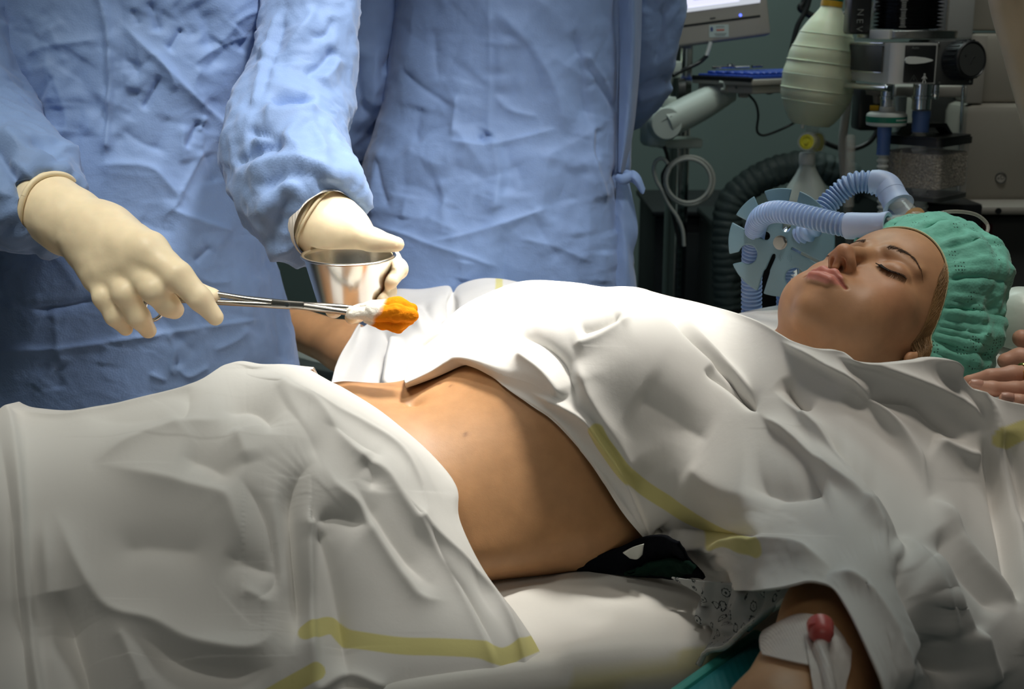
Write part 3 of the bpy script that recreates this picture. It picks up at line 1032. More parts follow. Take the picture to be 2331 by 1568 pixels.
# ------------------------------------------------------------------ the white sheets
def sheet(name, cols, n, m, off, specs, stripes, crump, label, ext_back=None, ext_down=None, explicit=False, smooth=10, thick=True, tone0=(.80, .79, .765), sup=None, m0=56, blur=6, hemw=None, gain=1.0, ease=None, cusp=False, wide=1.0, end=.18, hug=None):
    """cols: curves from the far edge to the near edge, in order along the body"""
    K = []
    for c in cols:
        c = np.array(c, float)
        K.append(resample(catmull(c, 8), m0))
    K = np.array(K)                                   # curves x m0 x (px, py[, Y])
    G2 = upsample(K, 70, m0)
    if explicit:
        G = at(G2[..., 0], G2[..., 1], G2[..., 2])
    else:
        G = trace(G2[..., 0].ravel(), G2[..., 1].ravel(), sup or support, (off * hemw(*np.mgrid[0:1:70j, 0:1:1j * m0])).ravel() if hemw else off).reshape(70, m0, 3)
        G = smooth_depth(G, smooth)
        if ease:
            wq = np.clip((np.linspace(0, 1, 70) - ease) / .12, 0, 1)[:, None, None]
            G = G * (1 - wq) + smooth_depth(G, 70) * wq
            arm = lambda P: np.minimum(chain(P, NEAR_ARM, NEAR_ARM_R, .02), 9)
            Ga = trace(G2[..., 0].ravel(), G2[..., 1].ravel(), arm, .020)
            hit = (arm(Ga) < .024).reshape(70, m0)
            r0 = np.linalg.norm(G - CAM, axis=-1); ra = np.linalg.norm(Ga - CAM, axis=-1).reshape(70, m0)
            rn = np.where(hit & (ra < r0), ra, r0)
            G = CAM + (G - CAM) / r0[..., None] * rn[..., None]
            G = G * (1 - wq) + smooth_depth(G, 6) * wq
            r1 = np.linalg.norm(G - CAM, axis=-1)
            rn = np.where(hit & (ra < r1), ra, r1)
            G = CAM + (G - CAM) / r1[..., None] * rn[..., None]
    G = upsample(G, n, m)
    N = grid_normals(G)
    if (N * (CAM - G)).sum() < 0: N = -N
    Pf = G.reshape(-1, 3)
    UV = proj(Pf)
    disp = gain * folds(UV, specs, cusp, wide, end).reshape(n, m)
    for _ in range(blur):
        p = np.pad(disp, 1, mode='edge')
        disp = .4 * disp + .15 * (p[2:, 1:-1] + p[:-2, 1:-1] + p[1:-1, 2:] + p[1:-1, :-2])
    disp = disp.ravel()
    for sc, am, sd in crump:
        disp += am * .001 * gnoise(Pf * sc + sd)
    G = (Pf + N.reshape(-1, 3) * disp[:, None]).reshape(n, m, 3)
    tone = np.tile(np.array(tone0), (n * m, 1))
    for pl, half, colr in stripes:
        b = band(UV, pl, half)[:, None]
        tone = tone * (1 - b) + np.array(colr) * b
    T = tone.reshape(n, m, 3)
    if hug:
        uu, vv = np.mgrid[0:1:1j * n, 0:1:1j * m]
        wt = hug(uu, vv).ravel()
        ix = np.where(wt > .01)[0]
        Pq = G.reshape(-1, 3).copy()
        for _ in range(2):
            q = Pq[ix]; d0 = body_sdf(q); e = .0015
            g = np.stack([body_sdf(q + e * np.eye(3)[k]) - d0 for k in range(3)], 1)
            g /= np.linalg.norm(g, axis=1)[:, None] + 1e-9
            Pq[ix] = q - g * ((d0 - .0035) * wt[ix])[:, None]
        G = Pq.reshape(n, m, 3)
    if ext_back:
        rows = []
        e = G[:, :1]
        for dy, dz in ext_back[::-1]:
            rows.append(e + np.array([0, dy, dz]))
        G = np.concatenate(rows + [G], 1); T = np.concatenate([T[:, :1]] * len(rows) + [T], 1)
    if ext_down:
        rows = []
        e = G[:, -1:]
        for dy, dz in ext_down:
            rows.append(e + np.array([0, dy, dz]))
        G = np.concatenate([G] + rows, 1); T = np.concatenate([T] + [T[:, -1:]] * len(rows), 1)
    mm = G.shape[1]
    me = np_mesh(name, G.reshape(-1, 3), grid_faces(n, mm))
    vcol(me, 'tone', T.reshape(-1, 3))
    o = link(name, me, M['sheet'])
    if thick:
        md = o.modifiers.new('thickness', 'SOLIDIFY'); md.thickness = .0022; md.offset = 0
    return o


YEL = (.74, .69, .30)
low_cols = [
    [(700, 847), (745, 872), (790, 894), (880, 950), (985, 1040), (1040, 1110), (1048, 1190), (1115, 1340), (1170, 1400), (1220, 1470), (1265, 1568), (1290, 1650)],
    [(690, 846), (735, 873), (780, 905), (865, 960), (965, 1050), (1015, 1120), (1030, 1200), (1090, 1345), (1145, 1420), (1190, 1490), (1225, 1568), (1245, 1650)],
    [(600, 840), (686, 905), (800, 985), (900, 1075), (950, 1150), (990, 1240), (1053, 1353), (1100, 1460), (1140, 1568), (1155, 1650)],
    [(520, 831), (600, 890), (700, 990), (760, 1080), (800, 1160), (850, 1290), (900, 1420), (950, 1568), (960, 1650)],
    [(440, 877), (500, 930), (560, 1010), (610, 1120), (650, 1250), (690, 1400), (720, 1568), (725, 1650)],
    [(300, 912), (340, 980), (390, 1080), (430, 1200), (460, 1340), (480, 1568), (485, 1650)],
    [(150, 943), (180, 1010), (220, 1120), (250, 1250), (265, 1400), (270, 1568), (270, 1650)],
    [(30, 941), (45, 1040), (60, 1160), (75, 1300), (88, 1450), (95, 1568), (98, 1650)],
    [(-60, 985), (-50, 1100), (-40, 1300), (-30, 1568), (-30, 1650)],
    [(-220, 995), (-210, 1200), (-200, 1400), (-200, 1650)],
    [(-480, 1020), (-480, 1200), (-470, 1400), (-470, 1650)]]
low_specs = [
    # bright crests and the hollows beside them, as (course, width, height in mm)
    ([(30, 945), (45, 1060), (55, 1200), (65, 1350), (80, 1500), (95, 1600)], (10, 60), 12, 'o'),
    ([(8, 1000), (25, 1150), (38, 1300), (50, 1450), (66, 1600)], (40, 16), -10, 'a'),
    ([(137, 1345), (155, 1430), (185, 1510), (205, 1610)], (40, 52), -30, 'a'),
    ([(95, 1150), (110, 1300), (115, 1420), (120, 1600)], 30, 10),
    ([(110, 1130), (190, 1300), (255, 1385), (350, 1415), (440, 1462), (560, 1478), (618, 1440), (630, 1350)], (34, 30), 15),
    ([(295, 1447), (345, 1462), (420, 1507), (520, 1530), (640, 1515)], (22, 50), -20),
    ([(278, 1450), (310, 1515), (345, 1600)], 26, 9, 'b'),
    ([(300, 1245), (340, 1240), (430, 1250)], 75, -16, 'o'),
    ([(210, 1055), (340, 1083), (440, 1105), (510, 1128), (535, 1185), (562, 1265), (590, 1300)], 30, 9),
    ([(400, 1030), (480, 1058), (540, 1100)], 40, -13),
    ([(205, 1060), (300, 1008), (400, 973), (490, 962), (530, 950)], (26, 18), 10),
    ([(490, 942), (560, 925), (610, 952), (612, 1000)], 26, -14),
    ([(530, 972), (550, 1010), (565, 1060)], 26, 8),
    ([(528, 1070), (588, 1145), (617, 1226), (627, 1315), (600, 1355), (560, 1368)], 15, -9),
    ([(500, 1255), (555, 1278), (610, 1300), (640, 1300)], 30, -9),
    ([(565, 1345), (600, 1365)], 22, 6, 'o'),
    ([(735, 1045), (690, 1072), (664, 1140), (668, 1240), (680, 1390), (668, 1500)], (26, 34), -32),
    ([(640, 1060), (625, 1150), (645, 1300), (655, 1420)], 26, 8),
    ([(728, 1038), (755, 1095), (775, 1118), (813, 1148), (838, 1187), (872, 1240), (920, 1312), (960, 1360), (1035, 1368)], (20, 22), 13),
    ([(708, 1192), (755, 1172), (815, 1184), (850, 1205)], (14, 24), -10),
    ([(708, 1190), (710, 1390), (722, 1600)], (9, 34), 14, 'b'),
    ([(735, 1222), (755, 1290), (775, 1400), (790, 1520), (800, 1610)], (24, 32), -14, 'b'),
    ([(790, 1080), (850, 1160), (905, 1240), (960, 1310), (1005, 1345)], (26, 34), -14),
    ([(640, 895), (720, 940), (800, 1030), (872, 1075), (920, 1143), (990, 1240), (1053, 1353), (1112, 1486), (1140, 1600)], (24, 16), 11, 'b'),
    ([(945, 1140), (985, 1215), (1025, 1300), (1090, 1400), (1140, 1520)], (12, 24), -10),
    ([(603, 840), (686, 913), (813, 967), (900, 1020), (945, 1080), (966, 1130), (970, 1190)], (12, 7), 6),
    ([(700, 880), (800, 940), (925, 1025), (990, 1110), (1020, 1160)], 22, 4),
    ([(960, 1180), (1060, 1290), (1150, 1400), (1190, 1520), (1200, 1620)], (18, 9), 9, 'b'),
    ([(720, 965), (800, 1005), (880, 1050)], 14, -5),
    ([(560, 850), (640, 900), (690, 970), (720, 1030)], 30, 7),
    ([(610, 880), (700, 990), (740, 1080)], 22, -6),
    ([(820, 1040), (850, 1080), (845, 1120)], 22, -7),
    ([(430, 880), (425, 940), (400, 975)], 26, -9),
    ([(180, 950), (330, 960), (440, 950)], 30, -6),
    ([(730, 1568), (790, 1535), (860, 1560)], 20, 9, 'o'),
]
low_stripes = [([(700, 1440), (715, 1432), (757, 1418), (800, 1448), (900, 1468), (1000, 1473), (1090, 1480), (1140, 1497), (1190, 1478), (1240, 1455)], 20, YEL),
               ([(590, 1600), (660, 1560), (720, 1530)], 20, YEL)]
tag(sheet('lower_sheet', low_cols, 640, 520, .015, low_specs, low_stripes, [(6, 5, 1), (16, 1.6, 5)], None,
          ext_back=[(.03, -.006), (.07, -.03), (.10, -.07), (.12, -.12)], ext_down=[(-.004, -.03), (-.008, -.10), (-.01, -.25)], gain=.85, wide=1.25, end=.32, blur=3, cusp=True, sup=support_low, hemw=lambda u, v: .30 + .70 * np.clip(u / .2, 0, 1)),
    'white cotton sheet with a yellow stripe covering the legs and hips', 'sheet')

hem = [(922, 874), (1000, 846), (1058, 823), (1086, 832), (1130, 862), (1200, 915), (1260, 955), (1330, 1030), (1370, 1090), (1420, 1170), (1470, 1230), (1510, 1275), (1560, 1310),
       (1640, 1335), (1720, 1346), (1800, 1335), (1850, 1325), (1890, 1335), (1930, 1390), (1970, 1470), (2010, 1568), (2040, 1660), (2160, 1680), (2340, 1700), (2480, 1700)]
top = [(922, 868), (926, 850), (935, 820), (960, 780), (1000, 745), (1050, 700), (1120, 665), (1200, 641), (1300, 644), (1370, 655), (1420, 655), (1460, 660), (1520, 678),
       (1600, 695), (1660, 708), (1730, 735), (1800, 775), (1870, 797), (1920, 802), (1960, 825), (2000, 832), (2080, 825), (2145, 822), (2215, 893), (2400, 935)]
up_cols = [[a, ((a[0] * 2 + b[0]) / 3, (a[1] * 2 + b[1]) / 3), ((a[0] + 2 * b[0]) / 3, (a[1] + 2 * b[1]) / 3), b] for a, b in zip(top, hem)]
up_specs = [
    ([(1200, 888), (1323, 939), (1374, 1003), (1420, 1085), (1456, 1176), (1485, 1235)], (6, 16), 7),
    ([(1310, 815), (1350, 915), (1410, 1008), (1455, 1095)], 34, 8),
    ([(1145, 738), (1216, 768), (1277, 825), (1318, 925)], (22, 28), -9),
    ([(1170, 800), (1240, 850), (1290, 910)], 24, 7),
    ([(1310, 752), (1360, 740), (1420, 715)], (12, 14), -7),
    ([(1300, 790), (1365, 765), (1440, 720)], 16, 4),
    ([(1455, 674), (1517, 717), (1584, 782), (1650, 845), (1690, 905), (1730, 945)], (12, 5), -12),
    ([(1475, 668), (1535, 712), (1600, 775), (1668, 840), (1720, 900)], (8, 30), 7),
    ([(1600, 840), (1650, 875), (1722, 938)], (18, 6), -10),
    ([(1727, 938), (1800, 1005), (1882, 1076), (1943, 1137), (2032, 1264)], (20, 8), 9),
    ([(1700, 1115), (1800, 1105), (1885, 1080)], 40, -14),
    ([(1560, 1060), (1660, 1120), (1760, 1150)], 60, 7),
    ([(1440, 900), (1540, 960), (1620, 1010)], 60, -5),
    ([(1770, 772), (1850, 815), (1932, 866), (2010, 950), (2070, 1054), (2115, 1138)], (26, 9), 12),
    ([(1780, 862), (1812, 905), (1850, 940)], (16, 16), -13),
    ([(1866, 975), (1925, 1045), (1987, 1120), (2043, 1215), (2075, 1275)], (20, 22), -13),
    ([(1750, 880), (1840, 965), (1932, 1062), (2032, 1200), (2098, 1298), (2153, 1420), (2190, 1520)], (18, 12), 9),
    ([(1950, 1140), (2010, 1200), (2060, 1270)], 14, 6),
    ([(2043, 1248), (2072, 1336), (2125, 1447), (2185, 1600)], (24, 24), -10),
    ([(2090, 1240), (2150, 1350), (2210, 1480), (2240, 1600)], 22, 9),
    ([(1940, 878), (1985, 912), (2081, 923), (2131, 960), (2205, 1010)], (20, 20), -11),
    ([(1905, 810), (2010, 838), (2131, 888), (2209, 938), (2255, 972)], (20, 10), 9),
    ([(2120, 1000), (2190, 1035), (2240, 1035)], 22, 8),
    ([(2148, 822), (2225, 894), (2264, 966), (2283, 1076), (2322, 1260), (2350, 1450)], (16, 14), 14, 'o'),
    ([(2240, 985), (2262, 1100), (2290, 1240), (2320, 1400)], (26, 14), -16),
    ([(2290, 980), (2320, 1100), (2350, 1200)], 20, -12),
    ([(2112, 1132), (2153, 1187), (2209, 1270), (2331, 1392)], (20, 12), 10),
    ([(2130, 1200), (2190, 1290), (2290, 1400)], 26, -9),
    ([(1515, 1226), (1614, 1232), (1700, 1243), (1800, 1256), (1895, 1295)], (14, 40), 11),
    ([(1530, 1205), (1620, 1212), (1740, 1222)], 14, -6),
    ([(1495, 1205), (1517, 1228)], 12, -12),
    ([(1880, 1300), (1960, 1350), (2020, 1450), (2060, 1590)], (30, 20), 9),
    ([(2110, 1470), (2180, 1560)], 30, -10),
    ([(2200, 1430), (2260, 1560)], 22, 8),
    ([(1110, 850), (1200, 905), (1270, 950), (1340, 1030), (1400, 1120), (1470, 1215)], (5, 12), 3),
]
up_stripes = [([(1362, 975), (1385, 1015), (1450, 1098), (1560, 1168), (1640, 1215), (1700, 1243), (1740, 1262)], 17, YEL), ([(2280, 1000), (2340, 975), (2420, 960)], 22, YEL)]
tag(sheet('upper_sheet', up_cols, 760, 460, .015, up_specs, up_stripes, [(7, 4, 9), (18, 1.2, 3)], None, ext_back=[(.02, -.004), (.05, -.03), (.08, -.08), (.09, -.13)], smooth=6, gain=1.35, blur=3, ease=.60, cusp=True, hug=lambda u, v: np.clip((.34 - u) / .16, 0, 1) * np.clip((v - .72) / .24, 0, 1) ** 1.5, sup=support_up, hemw=lambda u, v: .30 + .5 * np.clip((u - .5) / .15, 0, 1) + .70 * np.clip((1 - v) / .35, 0, 1)),
    'white cotton sheet with a yellow stripe covering the chest and near shoulder', 'sheet')

far_cols = [
    [(806, 748, .565), (792, 790, .565), (772, 840, .52), (752, 885, .43), (742, 930, .36)],
    [(835, 742, .61), (835, 790, .575), (825, 840, .50), (810, 885, .42), (800, 940, .34)],
    [(868, 700, .68), (868, 760, .60), (866, 820, .50), (860, 880, .40), (855, 940, .32)],
    [(900, 659, .72), (905, 740, .62), (905, 810, .48), (905, 870, .37), (905, 930, .29)],
    [(965, 655, .72), (965, 720, .60), (960, 790, .45), (960, 850, .35), (960, 910, .27)],
    [(1017, 651, .71), (1010, 700, .60), (1005, 760, .45), (1005, 820, .34), (1005, 880, .26)],
    [(1032, 668, .68), (1030, 710, .58), (1030, 760, .44), (1040, 810, .33), (1050, 860, .25)],
    [(1050, 650, .69), (1055, 690, .58), (1060, 740, .44), (1080, 790, .33), (1100, 830, .25)],
    [(1105, 635, .67), (1110, 670, .56), (1125, 710, .43), (1140, 750, .32), (1160, 780, .25)],
    [(1160, 638, .64), (1170, 665, .52), (1185, 700, .40), (1200, 730, .31), (1220, 750, .25)],
    [(1240, 655, .58), (1250, 675, .48), (1260, 700, .36), (1280, 720, .3), (1300, 740, .25)]]
for c_ in far_cols:
    for i_, k_ in enumerate((0, .075, .10, .06, 0)):
        c_[i_] = (c_[i_][0], c_[i_][1], c_[i_][2] - k_)
far_specs = [([(875, 762), (862, 830), (855, 900)], 14, -22, 'b'), ([(806, 748), (790, 800), (770, 850)], (8, 30), 10, 'o'), ([(905, 765), (900, 830), (895, 900)], (9, 22), 14),
             ([(1032, 668), (1005, 720), (965, 770), (945, 800)], 16, -24), ([(940, 700), (985, 770), (1000, 800)], 16, 10), ([(960, 690), (980, 745)], 12, -8)]
tag(sheet('far_sheet', far_cols, 240, 200, 0, far_specs, [([(1136, 630), (1136, 660), (1130, 690)], 8, YEL)], [(9, 4, 2), (25, 1.5, 4)], None, ext_back=[(.01, -.03), (.015, -.10)], explicit=True),
    'white cotton sheet draped over the outstretched far arm beside the gowned person', 'sheet')

# ------------------------------------------------------------------ operating table
table = empty('operating_table', (-.2, .05, 0), 'operating table with grey-green padding under the white sheets and the patient', 'table')
L2 = lambda p: np.array(wld(p))
MB().box(L2((-.2, .05, .80)), (2.0, .60, .10), RY, .02).build('mattress', M['mattress'], table)
MB().box(L2((-.2, .05, .725)), (1.95, .54, .05), RY, .008).build('table_frame', M['chrome'], table)
MB().box(L2((-.1, .05, .40)), (.30, .26, .62), RY, .03).build('column', M['chrome'], table)
MB().box(L2((-.1, .05, .055)), (1.0, .5, .11), RY, .03).build('base', M['dgrey'], table)
# arm boards, fixed to the table
e0 = np.array([-.20, .57, .850]); dirv = np.array([-.22, .19, 0]); dirv /= np.linalg.norm(dirv)
MB().box(e0, (.62, .20, .05), R_axes(x=dirv, z=(0, 0, 1)), .015).build('arm_board', M['mattress'], table, label='grey-green arm board under the far arm')
# sheet on the mattress
G = np.zeros((120, 90, 3))
yy = np.linspace(-.262, .36, 70)
for i, x in enumerate(np.linspace(-.5, .60, 120)):
    row = [(x, -.275, z) for z in np.linspace(.60, .84, 18)] + [(x, -.272, .855), (x, -.266, .863)] + [(x, y, .8665) for y in yy]
    G[i] = row
Gf = G.reshape(-1, 3)
Gw = np.array([wld(p) for p in Gf])
UVb = proj(Gw)
dz = folds(UVb, [([(1130, 1380), (1250, 1360), (1380, 1390), (1500, 1420)], 20, 6), ([(1180, 1420), (1300, 1440), (1420, 1400)], 24, -5), ([(1250, 1500), (1400, 1470), (1560, 1430)], 26, 7),
                 ([(1230, 1440), (1380, 1430), (1600, 1400)], 18, 4), ([(1240, 1330), (1400, 1310), (1500, 1330)], 14, 5)]) + .0025 * gnoise(Gw * 9)
flat = (Gf[:, 1] > -.268)
Gw[:, 2] += np.where(flat, np.maximum(dz, -.004) + .001, 0)
Gw[~flat, 1] -= .004 + .006 * np.abs(gnoise(Gw[~flat] * np.array([14, 3, 3])))
me = np_mesh('mattress_sheet', Gw, grid_faces(120, 90))
t = np.tile([.70, .69, .655], (len(Gw), 1))
b = band(UVb, [(1250, 1600), (1330, 1565), (1480, 1530), (1640, 1490)], 26)[:, None] * .75
vcol(me, 'tone', t * (1 - b) + np.array([.62, .58, .30]) * b)
tag(link('mattress_sheet', me, M['sheet']), 'wrinkled white sheet spread on the table beneath the bare waist', 'sheet')

# dark cloths tucked under the back
def flap(name, pts, m, label, cat, th=.004, n=60, k=30, cr=.006, tone=None):
    """a cloth lying between a far and a near edge, given by points of the photograph with their heights"""
    rows = []
    for row in pts:
        P = []
        for (px, py, z) in row:
            d = ray(px, py); tt = (z - CAM[2]) / d[2]
            P.append(CAM + tt * d)
        rows.append(resample(catmull(P, 8), 12))
    G = upsample(np.array(rows), k, n)
    Pf = G.reshape(-1, 3)
    Nn = grid_normals(G).reshape(-1, 3)
    if (Nn[:, 2]).sum() < 0: Nn = -Nn
    Pf = Pf + Nn * (cr * crumple(Pf, 14, 2))[:, None]
    me = np_mesh(name, Pf, grid_faces(k, n))
    o = link(name, me, m)
    md = o.modifiers.new('thickness', 'SOLIDIFY'); md.thickness = th; md.offset = 0
    return tag(o, label, cat), Pf


flap('folded_underlay', [[(1300, 1285, .885), (1400, 1255, .90), (1470, 1225, .92), (1540, 1240, .93)], [(1290, 1300, .870), (1400, 1312, .872), (1500, 1320, .875), (1600, 1325, .885)]],
     M['undernavy'], 'dark navy cloth tucked under the back beside the bare waist', 'cloth')
flap('green_cloth', [[(1440, 1300, .885), (1500, 1285, .90), (1580, 1300, .91)], [(1420, 1316, .876), (1490, 1320, .876), (1570, 1322, .882)]],
     M['undercloth'], 'dark green cloth edge under the patient above the printed sleeve', 'cloth', cr=.008)
o, _ = flap('care_tag', [[(1418, 1258, .905), (1440, 1246, .912), (1466, 1238, .918)], [(1434, 1270, .896), (1450, 1272, .897), (1462, 1262, .902)]], M['white_plastic'],
            'small white printed tag on the dark navy cloth', 'tag', th=.001, n=14, k=8, cr=.0)
tp = A3([(1444, 1262, -.14)])[0]

# printed hospital gown sleeve over the near arm board
m = mat('printed_cotton', (.40, .42, .42), .85, bump=[('noise', 400, .08, .001)], spec=.2)
nt = m.node_tree; bs = nt.nodes['Principled BSDF']; Lk = nt.links.new
tc = nt.nodes.new('ShaderNodeTexCoord')
vo = nt.nodes.new('ShaderNodeTexVoronoi'); vo.inputs['Scale'].default_value = 72; vo.inputs['Randomness'].default_value = .7
nz = nt.nodes.new('ShaderNodeTexNoise'); nz.inputs['Scale'].default_value = 70
mxv = nt.nodes.new('ShaderNodeMix'); mxv.data_type = 'VECTOR'; mxv.inputs['Factor'].default_value = .004
Lk(tc.outputs['Object'], mxv.inputs[4]); Lk(nz.outputs['Color'], mxv.inputs[5]); Lk(mxv.outputs[1], vo.inputs['Vector'])
rp = nt.nodes.new('ShaderNodeValToRGB')
cr_ = rp.color_ramp; cr_.interpolation = 'CONSTANT'
inkc = (.035, .045, .05, 1); bas = (.40, .42, .42, 1)
cr_.elements[0].position = 0; cr_.elements[0].color = inkc
cr_.elements[1].position = .10; cr_.elements[1].color = bas
e_ = cr_.elements.new(.27); e_.color = inkc
e_ = cr_.elements.new(.345); e_.color = bas
Lk(vo.outputs['Distance'], rp.inputs['Fac']); Lk(rp.outputs['Color'], bs.inputs['Base Color'])
M['print'] = m
K = [[(1530, 1312, .90), (1600, 1322, .91), (1680, 1325, .935), (1760, 1322, .96), (1840, 1312, .985)],
     [(1600, 1360, .885), (1640, 1380, .90), (1700, 1385, .925), (1760, 1365, .95), (1815, 1343, .97)],
     [(1604, 1405, .877), (1650, 1430, .892), (1690, 1425, .912), (1735, 1400, .935), (1785, 1367, .955)],
     [(1625, 1440, .874), (1650, 1460, .888), (1680, 1450, .902), (1715, 1425, .918), (1750, 1392, .935)],
     [(1588, 1515, .872), (1610, 1482, .888), (1650, 1472, .897), (1680, 1445, .907), (1708, 1420, .918)]]
def atz(px, py, z):
    d = ray(px, py)
    return CAM + ((np.asarray(z, float) - CAM[2]) / d[..., 2])[..., None] * d


G = upsample(atz(*[np.array(K)[..., i] for i in range(3)]), 90, 110)
Pf = G.reshape(-1, 3); Nn = grid_normals(G).reshape(-1, 3)
if (Nn * (CAM - Pf)).sum() < 0: Nn = -Nn
UVc = proj(Pf)
Pf = Pf + Nn * (folds(UVc, [([(1625, 1325), (1615, 1365), (1604, 1410)], 8, 8, 'o'), ([(1655, 1335), (1645, 1380), (1665, 1420)], 10, -9, 'o'), ([(1700, 1340), (1680, 1400), (1650, 1450)], 12, 6), ([(1735, 1345), (1730, 1380), (1700, 1420)], 8, -4)]) + .0015 * gnoise(Pf * 60))[:, None]
me = np_mesh('gown_sleeve', Pf, grid_faces(90, 110))
o = link('gown_sleeve', me, M['print'])
md = o.modifiers.new('thickness', 'SOLIDIFY'); md.thickness = .0015
tag(o, 'white cotton sleeve with small grey printed figures beside the near arm', 'sleeve')
# rolled hem of the sleeve
hp = np.array([(1815, 1343, .972), (1785, 1368, .957), (1750, 1393, .937), (1708, 1421, .920), (1680, 1446, .909), (1650, 1473, .899), (1610, 1483, .890), (1592, 1512, .876)], float)
hp = atz(hp[:, 0], hp[:, 1], hp[:, 2])
hp = catmull(hp, 12) + np.stack([.0012 * gnoise(np.stack([np.arange(85) * .35 + 9 * k, np.zeros(85), np.zeros(85)], 1)) for k in range(3)], 1)[:len(catmull(hp, 12))]
MB().tube(hp, .0024, 8, 1, True, False).build('sleeve_hem', M['white_plastic'], o)

# near arm board: teal cushion
arm_b = empty('arm_board', (.12, -.50, .86), 'teal vinyl arm board under the near forearm', 'arm board')
dv = np.array([-.64, -.77, 0]); dv /= np.linalg.norm(dv)
RB = R_axes(x=dv, z=(0, 0, 1.0))
cB = np.array([.112, -.469, .8635])
MB().box(cB, (.52, .155, .045), RB, .016, 3).build('cushion', M['teal'], arm_b)
MB().box(cB + RB @ np.array([0, -.0775, .016]), (.52, .010, .010), RB, .004).build('piping', M['tealedge'], arm_b)
MB().box(cB - np.array([0, 0, .033]), (.5, .14, .02), RB, .004).build('support_plate', M['dgrey'], arm_b)
MB().tube([cB + np.array([.10, .2, -.04]), cB + np.array([.12, .3, -.08]), L2((.15, -.2, .73))], .012, 10).build('bracket', M['chrome'], arm_b)

# dressing over the vein, with its port
def arm_pt(px, py, lift=.0012):
    p = trace(np.array([px * 1.]), np.array([py * 1.]), body_sdf, lift)[0]
    return p


def patch(name, K, m, parent, lift, label=None, n=40):
    K = np.array(K, float); g = upsample(np.dstack([K, np.zeros(K.shape[:2])]), n, n)[..., :2]
    P = trace(g[..., 0].ravel(), g[..., 1].ravel(), body_sdf, lift)
    P = smooth_depth(P.reshape(n, n, 3), 4).reshape(-1, 3)
    P += .0006 * gnoise(P * 90)[:, None] * (CAM - P) 
    me = np_mesh(name, P, grid_faces(n, n))
    o = link(name, me, m, parent, label=label)
    md = o.modifiers.new('thickness', 'SOLIDIFY'); md.thickness = .0008
    return o


drs = empty('vein_dressing', arm_pt(1840, 1470), 'translucent tape dressing with a red capped port on the near arm', 'dressing')
patch('tape', [[(1775, 1415), (1820, 1398), (1870, 1405), (1900, 1425)], [(1735, 1440), (1800, 1440), (1870, 1445), (1925, 1460)], [(1730, 1470), (1800, 1475), (1870, 1485), (1930, 1500)],
               [(1735, 1490), (1795, 1505), (1860, 1518), (1925, 1525)]], M['tape'], drs, .003)
patch('tape', [[(1830, 1440), (1870, 1440), (1910, 1450), (1938, 1480)], [(1840, 1500), (1870, 1505), (1905, 1510), (1935, 1520)], [(1848, 1550), (1875, 1555), (1900, 1560), (1925, 1560)],
               [(1855, 1600), (1880, 1605), (1905, 1605), (1920, 1600)]], M['tape'], drs, .005)
b0 = arm_pt(1880, 1440, .006); b1 = arm_pt(1850, 1446, .016)
ax = arm_pt(1868, 1430, .018) - arm_pt(1872, 1455, .008)
MB().tube([arm_pt(1873, 1457, .008), arm_pt(1871, 1448, .011), arm_pt(1868, 1432, .012), arm_pt(1867, 1423, .012)], [.0050, .0082, .0092, .0096], 16, 4).build('port_cap', M['redcap'], drs, label='red port cap')
MB().tube([arm_pt(1858, 1420, .018), arm_pt(1845, 1424, .016), arm_pt(1848, 1440, .012), arm_pt(1864, 1452, .010)], .0018, 8, 5).build('cap_strap', M['redcap'], drs)
MB().tube([arm_pt(1872, 1454, .008), arm_pt(1868, 1480, .008), arm_pt(1878, 1510, .008), arm_pt(1888, 1560, .008), arm_pt(1892, 1600, .008)], [.005, .0055, .005, .0045, .004], 14, 6).build('catheter_hub', M['tape'], drs)

# ------------------------------------------------------------------ the two gowned people
def person_root(name, base, label):
    return empty(name, base, label, 'person')


def under_body(root, cx, cy, z_sh, hw_, arms):
    """one continuous figure inside the gown: legs, trunk, neck and head"""
    me = bpy.data.meshes.new('body')
    J = [(cx, cy, .98), (cx, cy, 1.22), (cx, cy, z_sh - .10), (cx, cy - .01, z_sh + .09), (cx, cy - .02, z_sh + .16), (cx, cy - .02, z_sh + .27),
         (cx - .09, cy, .92), (cx - .10, cy, .50), (cx - .10, cy + .01, .09), (cx - .10, cy - .12, .05),
         (cx + .09, cy, .92), (cx + .10, cy, .50), (cx + .10, cy + .01, .09), (cx + .10, cy - .12, .05)]
    E = [(0, 1), (1, 2), (2, 3), (3, 4), (4, 5), (0, 6), (6, 7), (7, 8), (8, 9), (0, 10), (10, 11), (11, 12), (12, 13)]
    rad = [.09, .08, .07, .05, .075, .06, .07, .05, .04, .035, .07, .05, .04, .035]
    for A in arms:
        p = 2
        for q, r in A:
            J.append(tuple(q)); rad.append(r); E.append((p, len(J) - 1)); p = len(J) - 1
    me.from_pydata(J, E, [])
    o = link('body', me, M['skin_plain'], root)
    o.modifiers.new('skin', 'SKIN')
    for v, r in zip(me.skin_vertices[0].data, rad):
        v.radius = (r, r)
    me.skin_vertices[0].data[0].use_root = True
    sd = o.modifiers.new('smooth', 'SUBSURF'); sd.levels = 1; sd.render_levels = 1
    return o


M['skin_plain'] = mat('skin_plain', (.6, .385, .255), .5, bump=[('vor', 900, .15, .0006)], var=(60, .07))


